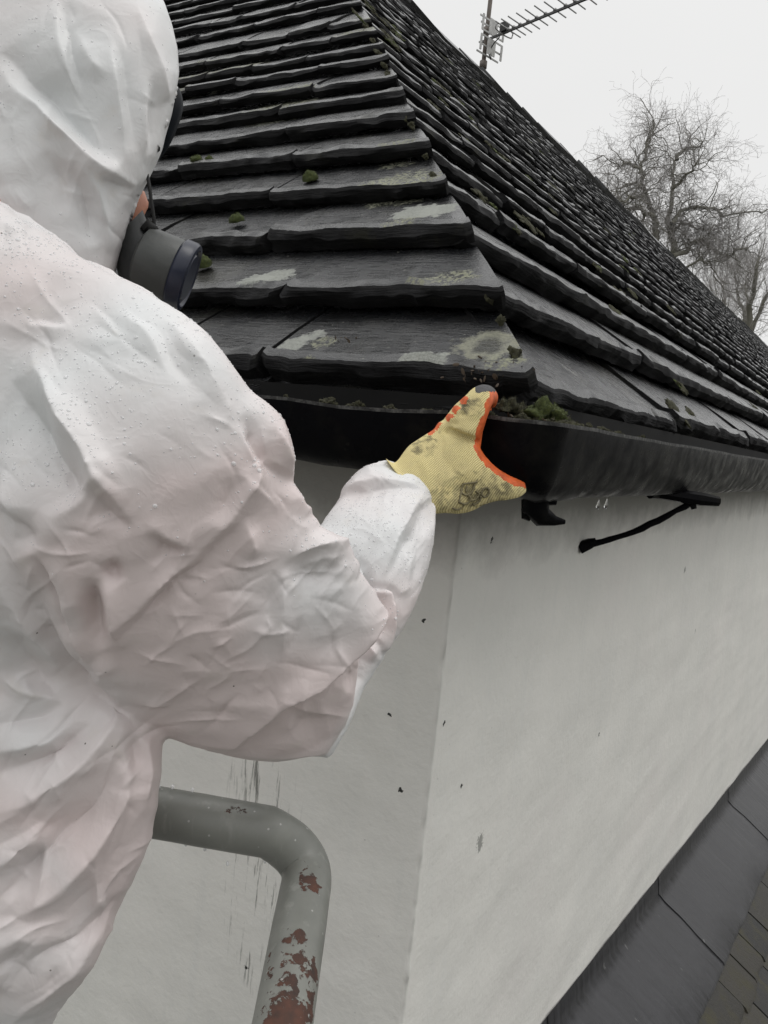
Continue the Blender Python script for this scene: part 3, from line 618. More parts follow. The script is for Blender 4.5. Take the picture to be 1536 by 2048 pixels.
def buckle(sk, its, excess, bend, hold, inn, outw, drop=0., seed=1, jit=.0008):
    """slack cloth settling: edges want a little more length than the body gives, so the cloth buckles into folds"""
    base = sk.V.copy(); N = sk.normals(); rg = np.random.RandomState(seed)
    E = np.concatenate([sk.E, sk.Q[:, [0, 2]], sk.Q[:, [1, 3]]]); n = len(base)
    qq = proj(base); act = (qq[:, 0] > -160) & (qq[:, 0] < 1000) & (qq[:, 1] > -160) & (qq[:, 1] < 2230) & (((EYE - base)*N).sum(1) > -.45)
    E = E[act[E].all(1)]; i, j = E.T; L0 = np.linalg.norm(base[i] - base[j], axis=1)*(1 + excess(base[i])); cnt = np.bincount(i, minlength=n) + np.bincount(j, minlength=n); cnt = np.maximum(cnt, 1)
    V = base + N*(jit*fbm(base*60, 2) + jit*2*noise3(base*22))[:, None]
    for it in range(its):
        d = V[j] - V[i]; l = np.linalg.norm(d, axis=1); c = d*((1 - L0/np.maximum(l, 1e-9))*.5*np.where(l > L0, 1., .85))[:, None]
        for k in range(3): V[:, k] += (np.bincount(i, c[:, k], n) - np.bincount(j, c[:, k], n))/cnt*1.7
        l1 = sk.lap(V - base); V -= bend*sk.lap(l1)
        V += hold*(base - V); V[act, 2] -= drop
        o = V - base; a = (o*N).sum(1); V += N*(np.clip(a, -inn, outw) - a)[:, None]*.6
    sk.V = V
def subdivide(sk):
    sk.me.vertices.foreach_set('co', sk.V.ravel()); sk.me.update(); o = bpy.data.objects.new('fuse', sk.me); col.objects.link(o)
    md = o.modifiers.new('s', 'SUBSURF'); md.levels = 1; md.render_levels = 1
    m2 = bpy.data.meshes.new_from_object(o.evaluated_get(bpy.context.evaluated_depsgraph_get())); bpy.data.objects.remove(o); return Skin(m2)
taut = np.clip(1.15 - np.clip(sk.normals()[:, 2], 0, 1)*1.3, .12, 1)*np.where(sk.V[:, 2] > at(0, 470, .9)[2], .55, 1.)
from mathutils import kdtree
kd = kdtree.KDTree(len(sk.V)); [kd.insert(v, k) for k, v in enumerate(sk.V.tolist())]; kd.balance()
tight = lambda P: np.array([taut[kd.find(p)[1]] for p in P.tolist()])
buckle(sk, 150, lambda P: (.036 + .06*np.clip(noise3(P*6), -.4, 1))*tight(P), .06, .012, .015, .009, .0002)
sk = subdivide(sk)
sculpt(sk, FOLDS)
buckle(sk, 24, lambda P: .006 + .05*np.clip(noise3(P*9 + 50) - .05, 0, 1), .03, .02, .006, .005, 0, 2, .0005)
def tauten(sk, its, sig, vits, cap=.012):
    """pull the cloth into taut facets that meet in sharp creases: edge-keeping smoothing of the face normals"""
    Q = sk.Q; nf = len(Q); eid = {}
    e = np.sort(np.concatenate([Q[:, [0, 1]], Q[:, [1, 2]], Q[:, [2, 3]], Q[:, [3, 0]]]), 1); fi = np.tile(np.arange(nf), 4)
    key = e[:, 0].astype(np.int64)*len(sk.V) + e[:, 1]; o = np.argsort(key, kind='stable'); k = key[o]; f_ = fi[o]; same = k[1:] == k[:-1]; A, B = f_[:-1][same], f_[1:][same]
    V = sk.V; n = np.cross(V[Q[:, 2]] - V[Q[:, 0]], V[Q[:, 3]] - V[Q[:, 1]]); n /= np.maximum(np.linalg.norm(n, axis=1), 1e-12)[:, None]
    for it in range(its):
        d = n[B] - n[A]; w_ = np.exp(-(d**2).sum(1)/(2*sig*sig))[:, None]*d*.22; g = np.stack([np.bincount(A, w_[:, c], nf) - np.bincount(B, w_[:, c], nf) for c in range(3)], -1)
        n = n + g; n /= np.linalg.norm(n, axis=1)[:, None]
    V = sk.V.copy(); base = sk.V.copy(); N = sk.normals(); cnt = np.bincount(Q.ravel(), minlength=len(V)).astype(float); cnt[cnt == 0] = 1
    for it in range(vits):
        c = V[Q].mean(1); D = np.zeros_like(V)
        for q in range(4):
            t = ((c - V[Q[:, q]])*n).sum(1)[:, None]*n
            for a in range(3): D[:, a] += np.bincount(Q[:, q], t[:, a], len(V))
        V = V + D/cnt[:, None]*.9
    o_ = ((V - base)*N).sum(1); V = V + N*(np.clip(o_, -cap, cap) - o_)[:, None]; sk.V = V
tauten(sk, 36, .065, 30)
creases(sk, .0016, .02, .085, 14, 8); tauten(sk, 14, .055, 12)
rq_ = np.random.RandomState(31); FINE = []
for (x0, x1, y0, y1, a0, a1, n_, l0, l1, am) in ((300, 700, 1080, 1460, -75, 20, 60, 40, 150, 1.15), (330, 700, 1120, 1420, 30, 110, 26, 30, 90, 1.0), (60, 470, 560, 980, 25, 65, 30, 60, 190, .8), (440, 640, 800, 1080, 30, 130, 16, 30, 100, 1.0),
      (650, 860, 950, 1260, -85, -40, 34, 40, 150, 1.15), (690, 850, 940, 1100, 0, 60, 8, 40, 90, .8), (0, 310, 1400, 2040, -80, -25, 60, 60, 220, 1.3), (0, 300, 1440, 2000, 10, 90, 16, 40, 100, .9), (0, 330, 0, 480, 60, 110, 26, 50, 160, .9), (0, 300, 150, 520, 10, 60, 14, 50, 120, .9), (0, 240, 950, 1400, -80, 70, 26, 40, 130, 1.1)):
    for _ in range(n_):
        x, y, a, l = rq_.uniform(x0, x1), rq_.uniform(y0, y1), R_(rq_.uniform(a0, a1)), rq_.uniform(l0, l1)/2; b_ = rq_.uniform(-.18, .18)*l
        FINE.append(('r' if rq_.rand() < .62 else 'v', am*rq_.uniform(.35, 1.2), rq_.uniform(3.5, 9), [(x - l*math.cos(a), y - l*math.sin(a)), (x - b_*math.sin(a), y + b_*math.cos(a)), (x + l*math.cos(a), y + l*math.sin(a))]))
sk.smooth(1, .4, 0); sk = subdivide(sk); sculpt(sk, FINE)
def cover_material():
    s = NT('wet white coverall fabric'); n1 = s.noise(3.0, 2, .45); n2 = s.noise(8, 3, .5)
    cool = None
    for (x, y, d, r) in ((290, 640, .70, .085), (130, 860, .72, .075), (630, 1200, .75, .055), (110, 130, .83, .15), (50, 1470, .75, .07), (770, 1060, .98, .07), (200, 420, .84, .08)):
        q = s.spot(at(x, y, d), r, s.ramp(n2, .25, .75, -.4, .4), .7); cool = q if cool is None else s.math('MAXIMUM', cool, q)
    pk = s.ramp(s.math('ADD', n1, s.math('MULTIPLY', n2, .2)), .50, .72)
    pk = s.math('MULTIPLY', pk, s.math('SUBTRACT', 1., s.math('MULTIPLY', cool, .85)))
    for (x, y, d, r) in ((40, 560, .74, .075), (330, 1010, .70, .09), (430, 1330, .76, .10), (100, 1830, .78, .09)):
        pk = s.math('MAXIMUM', pk, s.math('MULTIPLY', s.spot(at(x, y, d), r, s.ramp(n2, .25, .75, -.4, .4), .8), .8))
    c = s.mix(pk, (.665, .685, .69), (.67, .585, .575))
    c = s.mix(s.ramp(s.noise(26, 4), .62, .72, 0, .25), c, (.62, .58, .53))
    sp = s.n('TexVoronoi', {'Vector': s.obj, 'Scale': 42.}).outputs['Distance']; c = s.mix(s.math('MULTIPLY', s.ramp(sp, .05, .035), s.ramp(s.noise(4, 2), .5, .6)), c, (.07, .06, .05))
    rp = s.n('TexNoise', {'Vector': s.obj, 'Scale': 26., 'Detail': 2., 'Distortion': 1.2}).outputs['Fac']; rp = s.math('ABSOLUTE', s.math('SUBTRACT', rp, .5))
    rq = s.n('TexNoise', {'Vector': s.obj, 'Scale': 60., 'Detail': 2., 'Distortion': 1.}).outputs['Fac']; rq = s.math('ABSOLUTE', s.math('SUBTRACT', rq, .5))
    h = s.math('ADD', s.math('MULTIPLY', rp, -1.), s.math('MULTIPLY', rq, -.4))
    s.set(Base_Color=c, Roughness=.42, Normal=s.bump(h, .14, .010), Specular_IOR_Level=.45)
    return s.m
M_cover = cover_material()
cover = sk.done('coverall', M_cover, person)

# rain drops standing on the cloth
def drops(sk, n):
    V, Q = sk.V, sk.Q; c = V[Q].mean(1); nn = np.cross(V[Q[:, 2]] - V[Q[:, 0]], V[Q[:, 3]] - V[Q[:, 1]]); ar = np.linalg.norm(nn, axis=1)/2; nn /= np.maximum(ar*2, 1e-12)[:, None]
    q = proj(c); face = ((EYE - c)*nn).sum(1)
    up = np.clip(nn[:, 2]*1.1 + .25, 0, 1)**1.5*(noise3(c*9) + .75).clip(.05, 1.6); up[(face < -.15) | (q[:, 1] > 1300) | (q[:, 0] < -300)] = 0
    up[(q[:, 1] > 1130) & (q[:, 0] < 640)] *= .25; up[(q[:, 1] < 560) & (c[:, 2] > at(0, 480, .9)[2]) & (q[:, 0] > 0)] *= .3
    p = ar*up; pick = rng.choice(len(c), n, p=p/p.sum()); mb = MB()
    ico = []; rings = [(0., 1.), (.55, .83), (.86, .5), (1., .0), (.9, -.25)]
    for r in rad_list(n):
        ico.append(r)
    nseg = 8; base = [(0, 0, 1.)] + [(rr*math.cos(2*math.pi*k/nseg), rr*math.sin(2*math.pi*k/nseg), z) for rr, z in rings[1:] for k in range(nseg)]
    base = np.array(base); Fc = [(0, 1 + k, 1 + (k + 1) % nseg) for k in range(nseg)]
    for j in range(len(rings) - 2):
        o = 1 + j*nseg; Fc += [(o + k, o + nseg + k, o + nseg + (k + 1) % nseg, o + (k + 1) % nseg) for k in range(nseg)]
    for i, r in zip(pick, ico):
        z = nn[i]; x = unit(np.cross(z, [.3, .5, .8])); y = np.cross(z, x); x2 = x*rng.uniform(.85, 1.2)
        mb.add(c[i] + r*(base[:, :1]*x2 + base[:, 1:2]*y + base[:, 2:]*.62*z), Fc)
    return mb
def rad_list(n): return np.clip(rng.lognormal(math.log(.00072), .42, n), .0004, .0022)
def water_material():
    s = NT('clear water'); s.set(Base_Color=(.90, .91, .92), Roughness=.05, IOR=1.33, Specular_IOR_Level=.8, Alpha=.5); return s.m
M_water = water_material()
hm = crom([(350, 172), (340, 215), (322, 272), (301, 328), (288, 358), (272, 396), (258, 440), (249, 480), (238, 520)], 12)
qh = proj(sk.V); Ph = []
for k_, (x, y) in enumerate(hm):
    d = np.hypot(qh[:, 0] - x, qh[:, 1] - y) + (sk.V[:, 2] < at(0, 560, .9)[2])*99; ii = np.argsort(d)[:12]; Ph.append(at(x, y, np.median(qh[ii, 2])))
Ph = np.array(Ph); hb_ = MB(); hb_.tube(Ph, .0022 + .0016*np.abs(np.sin(np.arange(len(Ph))*1.25)) + .0006*rng.normal(size=len(Ph)), 8)
hb_.build('hood_hem', M_cover, cover, True)
tag(drops(sk, 5200).build('water_droplets', M_water, cover), kind='stuff')
#PART3
# ------------------------------------------------------------------ the body inside the coverall: one continuous figure with a face
body = MB(); g = -.055
thin = lambda st, f: [(*r[:5], (r[5] if len(r) > 5 else .6)*f) for r in st]
loft(body, thin(TORSO, .55), grow=g); loft(body, thin(ARM[1:-1], .6), grow=-.055); loft(body, thin(FORE[1:], .6), grow=-.03)
face_dir = unit(RT*.80 + FW*.52 - UP*.42); head_c = at(122, 296, .95)
hu = unit(UP - face_dir*(UP @ face_dir)); hr = np.cross(face_dir, hu)
def hp(f, r, u): return head_c + face_dir*f + hr*r + hu*u
def ell(mb, c, X, Y, Zv, n=24, m_=14):
    V = []; 
    for j in range(m_ + 1):
        t = math.pi*j/m_
        for i in range(n):
            p = 2*math.pi*i/n; V.append(c + X*math.sin(t)*math.cos(p) + Y*math.sin(t)*math.sin(p) + Zv*math.cos(t))
    mb.add(V, [(j*n + i, j*n + (i + 1) % n, (j + 1)*n + (i + 1) % n, (j + 1)*n + i) for j in range(m_) for i in range(n)])
ell(body, hp(-.01, 0, .03), face_dir*.085, hr*.068, hu*.095); ell(body, hp(.035, 0, -.045), face_dir*.058, hr*.060, hu*.072)      # skull, jaw
ell(body, hp(.100, 0, -.012), face_dir*.020, hr*.014, hu*.026)                                                               # nose
for sgn in (-1, 1):
    ell(body, hp(.055, sgn*.042, -.02), face_dir*.026, hr*.022, hu*.026)                                                    # cheekbones
    ell(body, hp(.074, sgn*.030, .022), face_dir*.010, hr*.014, hu*.009); ell(body, hp(-.005, sgn*.066, .0), face_dir*.014, hr*.006, hu*.024)   # eyelids, ears
ell(body, hp(.088, 0, -.066), face_dir*.010, hr*.024, hu*.007); ell(body, hp(.086, 0, -.077), face_dir*.010, hr*.021, hu*.007)      # lips
body.tube([hp(-.03, 0, -.02), hp(-.04, 0, -.09), at(-60, 640, .86)], [.055, .058, .07], 18)
for dx, dy in ((-.13, .02), (.10, -.03)):
    top = hip_c + np.array([dx*.7, dy, .08]); body.tube([top, top + np.array([dx*.15, .05, -.28]), np.array([top[0] + dx*.2, top[1] + .04, foot_z + .30]), np.array([top[0] + dx*.2, top[1] + .02, foot_z + .09])], [.10, .085, .066, .05], 16)
bs = Skin(fuse(body, .006)); bs.smooth(8)
s = NT('skin'); s.set(Base_Color=s.mix(s.ramp(s.noise(30, 4), .35, .65), (.50, .24, .16), (.42, .18, .12)), Roughness=.5, Subsurface_Weight=.15, Subsurface_Radius=(.01, .004, .002), Normal=s.bump(s.noise(300, 3), .15, .002))
bs.done('body', s.m, person)
bt = MB()
for dx, dy in ((-.13, .02), (.10, -.03)):
    top = hip_c + np.array([dx*.9, dy + .02, 0]); z0 = foot_z
    for nm in (0,):
        q = MB(); q.tube([np.array([top[0], top[1], z0 + .16]), np.array([top[0], top[1], z0 + .06]), np.array([top[0], top[1] + .03, z0 + .045]), np.array([top[0] + .01, top[1] + .17, z0 + .035]), np.array([top[0] + .01, top[1] + .21, z0 + .03])], [.055, .056, .05, .042, .02], 14)
        q.build('boot', plain('black rubber boot', (.02, .02, .02), .5), person)

# ------------------------------------------------------------------ glove: palm, four fingers over the rim, thumb under the gutter
gl = MB()
loft(gl, [(770, 915, 850, 1030, 1.135, .62), (790, 925, 868, 1028, 1.14, .58), (816, 893, 905, 1024, 1.15, .46), (846, 872, 934, 1010, 1.16, .40), (872, 855, 952, 960, 1.17, .38), (893, 836, 962, 890, 1.175, .46), (914, 815, 968, 852, 1.18, .5)], n=32)
loft(gl, [(890, 868, 882, 1026, 1.16, .36), (925, 866, 918, 1028, 1.165, .36), (950, 880, 945, 1022, 1.168, .38), (968, 908, 968, 1010, 1.172, .42), (990, 932, 992, 1003, 1.178, .50), (1014, 948, 1016, 1000, 1.185, .62), (1036, 958, 1040, 994, 1.193, .75), (1050, 965, 1053, 984, 1.20, .8)], n=28)
def fing(pts): gl.tube(crom([at(x, y, d) for x, y, d, r in pts], 4), crom([[r] for *_, r in pts], 4)[:, 0], 16)
fing([(925, 868, 1.172, .028), (938, 838, 1.172, .0265), (951, 815, 1.172, .0225), (960, 799, 1.178, .0205), (970, 792, 1.205, .0180), (978, 797, 1.228, .0150), (980, 812, 1.238, .010)])       # index, bent over the rim
fing([(905, 865, 1.195, .018), (921, 838, 1.200, .0175), (938, 814, 1.203, .016), (953, 800, 1.212, .0145), (964, 796, 1.238, .0135), (970, 806, 1.262, .012), (972, 826, 1.27, .009)])           # middle
fing([(890, 872, 1.215, .017), (908, 846, 1.222, .016), (924, 822, 1.226, .015), (940, 808, 1.236, .0135), (953, 805, 1.258, .0125), (959, 815, 1.28, .011), (962, 834, 1.287, .0085)])          # ring
fing([(878, 886, 1.23, .0145), (893, 862, 1.24, .014), (906, 842, 1.246, .013), (921, 826, 1.256, .012), (933, 824, 1.274, .011), (940, 832, 1.29, .0098), (943, 846, 1.295, .0075)])              # little
gs_ = Skin(fuse(gl, .0024)); gs_.smooth(9)
N = gs_.normals(); Vv = gs_.V
# ribbed cuff roll and creases across the knuckle side
q = proj(Vv); sgn = (q[:, 0] - 930)*.62 + (q[:, 1] - 850)*-.78
for (x, y, r, h_) in ((882, 852, 10, .0042), (903, 838, 9, .0042), (917, 822, 8, .0038), (934, 800, 8, .0030), (893, 862, 6, -.003), (910, 846, 6, -.003), (925, 828, 6, -.003)):
    d = np.hypot(q[:, 0] - x, q[:, 1] - y); gs_.V = gs_.V + N*(h_*np.exp(-(d/r)**2))[:, None]
sculpt(gs_, [('v', 1.6, 9, [(868, 1000), (905, 985), (945, 972), (985, 962)]), ('r', 1.2, 10, [(880, 960), (920, 950), (955, 925)]), ('v', 1.0, 8, [(855, 950), (880, 975), (900, 1000)]), ('v', 1.0, 7, [(905, 880), (935, 880), (958, 870)]), ('r', .9, 7, [(912, 862), (935, 866), (958, 856)]), ('v', .9, 7, [(925, 835), (945, 842), (965, 838)]), ('r', 1.0, 8, [(838, 905), (850, 940), (862, 985)]), ('v', .9, 6, [(828, 912), (840, 945), (850, 990)])])
gs_.smooth(1, .3, 0); N = gs_.normals(); q = proj(gs_.V)
palm = unit(RT*.90 + FW*.36 - UP*.12)
f = gs_.V[gs_.Q].mean(1); fn = N[gs_.Q].mean(1); fq = proj(f)
edge = crom([(992, 778), (990, 795), (980, 825), (966, 858), (960, 880), (968, 905), (990, 932), (1020, 951), (1060, 968)], 6)      # where the palm coating meets the knit
de = np.min(np.linalg.norm(fq[:, None, :2] - edge[None], axis=-1), 1) + 5*noise3(f*70)
coat = ((fn @ palm > .45) & (fq[:, 0] > 945) & (fq[:, 1] < 975)) | (de < 13)
under = (fn @ FW > .55) & (fq[:, 0] > 872); side = np.zeros(len(f), bool)
for (x, y) in ((878, 853), (900, 836), (913, 820), (928, 800), (862, 862)): side |= (np.hypot(fq[:, 0] - x, fq[:, 1] - y) < 9) & (fn @ unit(-RT*.6 + UP*.8) > .55)
tip = (fq[:, 1] < 784 + 3*noise3(f*90)) & (fq[:, 0] > 950)
mi = np.zeros(len(gs_.me.polygons), int); mi[:len(f)] = np.where(coat | under | side, 1, 0); mi[:len(f)][tip] = 2
def knit_material():
    s = NT('yellow knitted glove'); ax = s.n('Mapping', {'Vector': s.obj, 'Rotation': (.25, -.55, .35)}).outputs[0]
    wv = s.n('TexWave', {'Vector': ax, 'Scale': 135., 'Distortion': 1.6, 'Detail': 2.}, wave_type='BANDS', bands_direction='X').outputs['Fac']
    w2 = s.n('TexWave', {'Vector': ax, 'Scale': 210., 'Distortion': .6}, wave_type='BANDS', bands_direction='Z').outputs['Fac']
    c = s.mix(s.ramp(wv, .1, .6), (.58, .47, .20), (.84, .74, .38)); c = s.mix(s.ramp(s.noise(26, 5, .6), .42, .7, 0, .4), c, (.52, .44, .25))
    wp = s.ramp(s.noise(90, 4), .3, .7, -.8, .8)
    for (x, y, d, r, k) in ((938, 816, 1.156, .011, .9), (930, 806, 1.16, .008, .8), (962, 785, 1.165, .008, .7), (850, 872, 1.13, .018, .6), (862, 862, 1.135, .014, .7), (835, 885, 1.13, .012, .6), (925, 1000, 1.13, .03, .45), (985, 985, 1.155, .026, .55), (1025, 985, 1.16, .02, .6), (955, 990, 1.14, .022, .5), (880, 1000, 1.12, .018, .4), (980, 962, 1.15, .003, .9)):
        c = s.mix(s.math('MULTIPLY', s.math('MULTIPLY', s.spot(at(x, y, d), r, wp, .45), k), s.ramp(wv, .0, .5, 1, .7)), c, (.035, .033, .028))
    s.set(Base_Color=c, Roughness=.9, Normal=s.bump(s.math('ADD', wv, s.math('MULTIPLY', w2, .5)), .55, .0018)); return s.m
M_latex = plain('orange latex palm', (.72, .13, .025), .55, .35, 160, var=.35)
M_dirty = plain('grimy glove fingertip', (.055, .055, .058), .7, .5, 200)
glove = gs_.done('glove', [knit_material(), M_latex, M_dirty], person, mi)
# worn black print on the back of the glove: a block and worn round letters, laid on the knit
pm = MB(); Vg = gs_.V; gq = proj(Vg); gN = gs_.normals()
def on_glove(x, y, lift=.0012):
    ok = ((EYE - Vg)*gN).sum(1) > 0; d = np.hypot(gq[:, 0] - x, gq[:, 1] - y) + np.where(ok, 0, 1e6); i = np.argsort(d)[:4]; w_ = 1/(d[i] + .3); w_ /= w_.sum()
    dep = (gq[i, 2]*w_).sum(); return at(x, y, dep) - ray(x, y)*lift
def stroke(pts, wpx):
    pl = crom(pts, 5); P = np.array([on_glove(*p) for p in pl]); pm.tube(P, wpx/1537*1.14*.5*(1 + .25*np.sin(np.arange(len(P))*2.1)), 6)
for pts in ([(926, 968), (922, 985), (918, 1006)], [(926, 968), (940, 966), (954, 964)], [(922, 985), (933, 990), (944, 984), (950, 968)], [(934, 972), (932, 984)], [(918, 1004), (930, 1008), (941, 1000), (938, 990)],
            [(942, 1001), (952, 998), (958, 988), (952, 982)], [(962, 992), (958, 1003), (946, 1010)], [(966, 978), (975, 976), (978, 986), (970, 994), (963, 988), (966, 978)], [(905, 1016), (914, 1019), (922, 1016)]):
    stroke(pts, 4.5)
pm.build('print', plain('worn black print', (.20, .175, .10), .95, var=.6), glove)

# ------------------------------------------------------------------ respirator and goggles
resp = MB(); M_rub = plain('dark grey rubber', (.022, .024, .024), .42, .12, 60); M_hold = plain('grey cartridge body', (.055, .059, .056), .45, .15, 90); M_navy = plain('navy plastic', (.010, .014, .032), .32, .1, 60)
loft(resp, [(235, 470, 285, 420, .935, .8), (232, 520, 300, 455, .94, .8), (240, 560, 318, 480, .94, .8), (262, 590, 335, 510, .945, .8), (290, 600, 335, 545, .95, .7)], n=24)
respo = resp.build('respirator', M_rub, person, True, 50)
cax = unit(RT*.92 - UP*.36 + FW*.16); cc = at(297, 522, .935)
def lathe(mb, c, ax, prof, n=40, squash=1.0, mi=0):
    x = unit(np.cross(ax, FW)); y = np.cross(ax, x); t = np.linspace(0, 2*math.pi, n, endpoint=False)
    V = np.concatenate([c + ax*a + (np.cos(t)[:, None]*x + np.sin(t)[:, None]*y*squash)*r for a, r in prof]); m_ = len(prof)
    mb.add(V, [(j*n + i, j*n + (i + 1) % n, (j + 1)*n + (i + 1) % n, (j + 1)*n + i) for j in range(m_ - 1) for i in range(n)] + [tuple(range(n))[::-1], tuple((m_ - 1)*n + i for i in range(n))], mi)
f_ = MB(); lathe(f_, cc, cax, [(-.012, .030), (-.008, .037), (.0, .0395), (.030, .0405), (.034, .040)]); cart = f_.build('filter_cartridge', M_hold, respo, True, 40)
f_ = MB(); lathe(f_, cc, cax, [(.0345, .0405), (.037, .0430), (.049, .0430), (.0525, .041), (.0535, .036), (.050, .034), (.050, .030), (.0525, .028), (.0525, .0)]); f_.build('cap', M_navy, cart, True, 35)
f_ = MB(); x = unit(np.cross(cax, FW)); y = np.cross(cax, x)
for k, (a0, a1, mt) in enumerate(((148, 166, 0), (168, 174, 1), (177, 190, 2))):
    for a_ in np.arange(a0, a1, 3):
        t = R_(a_ + 20); t2 = R_(a_ + 23); P = lambda tt, h_: cc + cax*h_ + (math.cos(tt)*x + math.sin(tt)*y)*.0412
        f_.add([P(t, .026), P(t2, .026), P(t2, .0338), P(t, .0338)], [(0, 1, 2, 3)], mt)
f_.build('coloured_band', [plain('red band', (.45, .06, .04), .5), plain('green band', (.10, .22, .12), .5), plain('yellow band', (.60, .40, .05), .5)], cart, True)
f_ = MB(); f_.tube(crom([at(292, 340, 0.915), at(298, 368, 0.913), at(303, 405, 0.917), at(308, 440, 0.923), at(306, 462, 0.927)], 4), [.0022]*17, 8)
f_.tube([at(290, 460, 0.925), at(297, 446, 0.923), at(308, 462, 0.925)], [.006, .006, .007], 8); f_.build('strap', plain('black elastic strap', (.012, .012, .012), .7), respo, True)
gg = MB(); loft(gg, [(310, 150, 346, 160, .965, 1.0), (310, 180, 362, 184, .965, 1.2), (308, 215, 366, 218, .965, 1.2), (300, 255, 354, 258, .965, 1.2), (288, 290, 336, 296, .965, 1.1), (276, 325, 308, 332, .965, .9)], n=24)
s = NT('dark goggles'); s.set(Base_Color=(.004, .006, .009), Roughness=.5, Specular_IOR_Level=.12); gg.build('goggles', s.m, person, True, 60)
#PART4
# ------------------------------------------------------------------ platform with its bent guard rail
plat = empty('work_platform', (-.2, .55, 2.45)); tag(plat, 'bent grey painted pipe guard rail flaking to rust in front of the white wall', 'guard rail')
def rail_material():
    s = NT('flaking grey paint on steel'); n1 = s.noise(11, 6, .6); wp = s.ramp(s.noise(70, 5, .65), .25, .75, -1., 1.)
    c = s.mix(s.ramp(n1, .35, .7), (.200, .204, .184), (.135, .139, .126)); c = s.mix(s.ramp(s.noise(1, 4, .6, s.vscale(s.obj, (60, 60, 8))), .58, .75, 0, .6), c, (.28, .285, .26))
    m_ = None
    for (x, y, d, r) in RUST:
        if y > 1800: d = .932 - (y - 1772)/273*.167 - .029
        q = s.spot(at(x, y, d), r, wp, .06); m_ = q if m_ is None else s.math('MAXIMUM', m_, q)
    m_ = s.math('MAXIMUM', m_, s.math('MULTIPLY', s.ramp(s.noise(26, 5, .6), .685, .70), 1.))
    rc = s.mix(s.ramp(s.noise(45, 5, .7), .35, .65), (.095, .040, .026), (.040, .025, .020))
    c = s.mix(m_, c, rc); sp = s.n('TexVoronoi', {'Vector': s.obj, 'Scale': 60.}).outputs['Distance']; c = s.mix(s.math('MULTIPLY', s.ramp(sp, .1, .06), .6), c, (.5, .5, .48))
    h = s.math('SUBTRACT', s.math('MULTIPLY', n1, .3), s.math('MULTIPLY', m_, .7))
    s.set(Base_Color=c, Roughness=s.math('ADD', s.math('MULTIPLY', m_, .40), .42), Normal=s.bump(h, .6, .003)); return s.m
RUST = [(635, 1705, .905, .025), (645, 1716, .905, .020), (622, 1756, .90, .012), (633, 1758, .90, .011), (612, 1783, .895, .008), (465, 1603, .93, .010), (490, 1604, .93, .010), (505, 1606, .93, .008), (540, 1617, .925, .010), (345, 1578, .93, .007), (356, 1580, .93, .006), (416, 1594, .93, .005),
        (596, 1862, .825, .007), (594, 1875, .8, .010), (592, 1890, .82, .014), (586, 1908, .815, .013), (588, 1925, .81, .014), (582, 1945, .80, .012), (580, 1965, .795, .011), (576, 1985, .79, .012), (570, 2005, .78, .013), (562, 2030, .77, .016), (548, 2055, .765, .016), (635, 1945, .80, .010), (640, 1960, .80, .012), (632, 1985, .79, .010), (625, 2010, .78, .013), (620, 2035, .775, .016), (305, 1640, .93, .008)]
px = [(-900, 1385, .95), (-200, 1524, .95), (300, 1622, .95), (500, 1657, .95)]
arc0, arc1 = at(535, 1663, .95), at(612, 1772, .932)
dn = unit(at(566, 2045, .765) - arc1); cpt = arc1 - dn*np.linalg.norm(arc1 - at(620, 1678, .95))
k_ = np.linspace(0, 1, 14)[:, None]; arc = arc0*(1 - k_)**2 + 2*cpt*k_*(1 - k_) + arc1*k_**2
bot = arc1 + dn*((arc1[2] - 2.47)/-dn[2])
pts = np.concatenate([[at(*p) for p in px], arc, [arc1 + (at(566, 2045, .765) - arc1)*q for q in (.15, .35, .6, .85, 1.1)], [bot]])
# light dents from the bend
rb = MB(); fine_pts = []
for a_, b_ in zip(pts[:-1], pts[1:]):
    n_ = max(1, int(np.linalg.norm(b_ - a_)/.02)); fine_pts += [a_ + (b_ - a_)*q/n_ for q in range(n_)]
fine_pts = np.array(fine_pts + [pts[-1]]); rb.tube(fine_pts, .0305 + .0006*noise3(fine_pts*30), 32)
rail = rb.build('guard_rail', rail_material(), plat, True)
tk = MB(); tk.box((-.35, .62, 2.455), (1.5, 0, 0), (0, 1.1, 0), (0, 0, .03)); tk.box((-.35, .1, 2.41), (1.5, 0, 0), (0, .05, 0), (0, 0, .06)); tk.box((-.35, 1.14, 2.41), (1.5, 0, 0), (0, .05, 0), (0, 0, .06)); tk.tube([(-.35, .6, 2.44), (-.35, .6, .02)], .10, 16); tk.box((-.35, .6, .08), (1.2, 0, 0), (0, 1.2, 0), (0, 0, .14))
tk.build('deck', plain('galvanised deck', (.18, .18, .18), .55), plat, False)
wd = MB()
for (x, y) in ((318, 1572, ), (455, 1727), (372, 1688), (530, 1722), (410, 1698), (345, 1574), (385, 1580)):
    p = at(x, y, .945); ell(wd, p, RT*.0022, FW*.0022, UP*.003, 8, 6)
tag(wd.build('water_droplets', M_water, rail), kind='stuff')

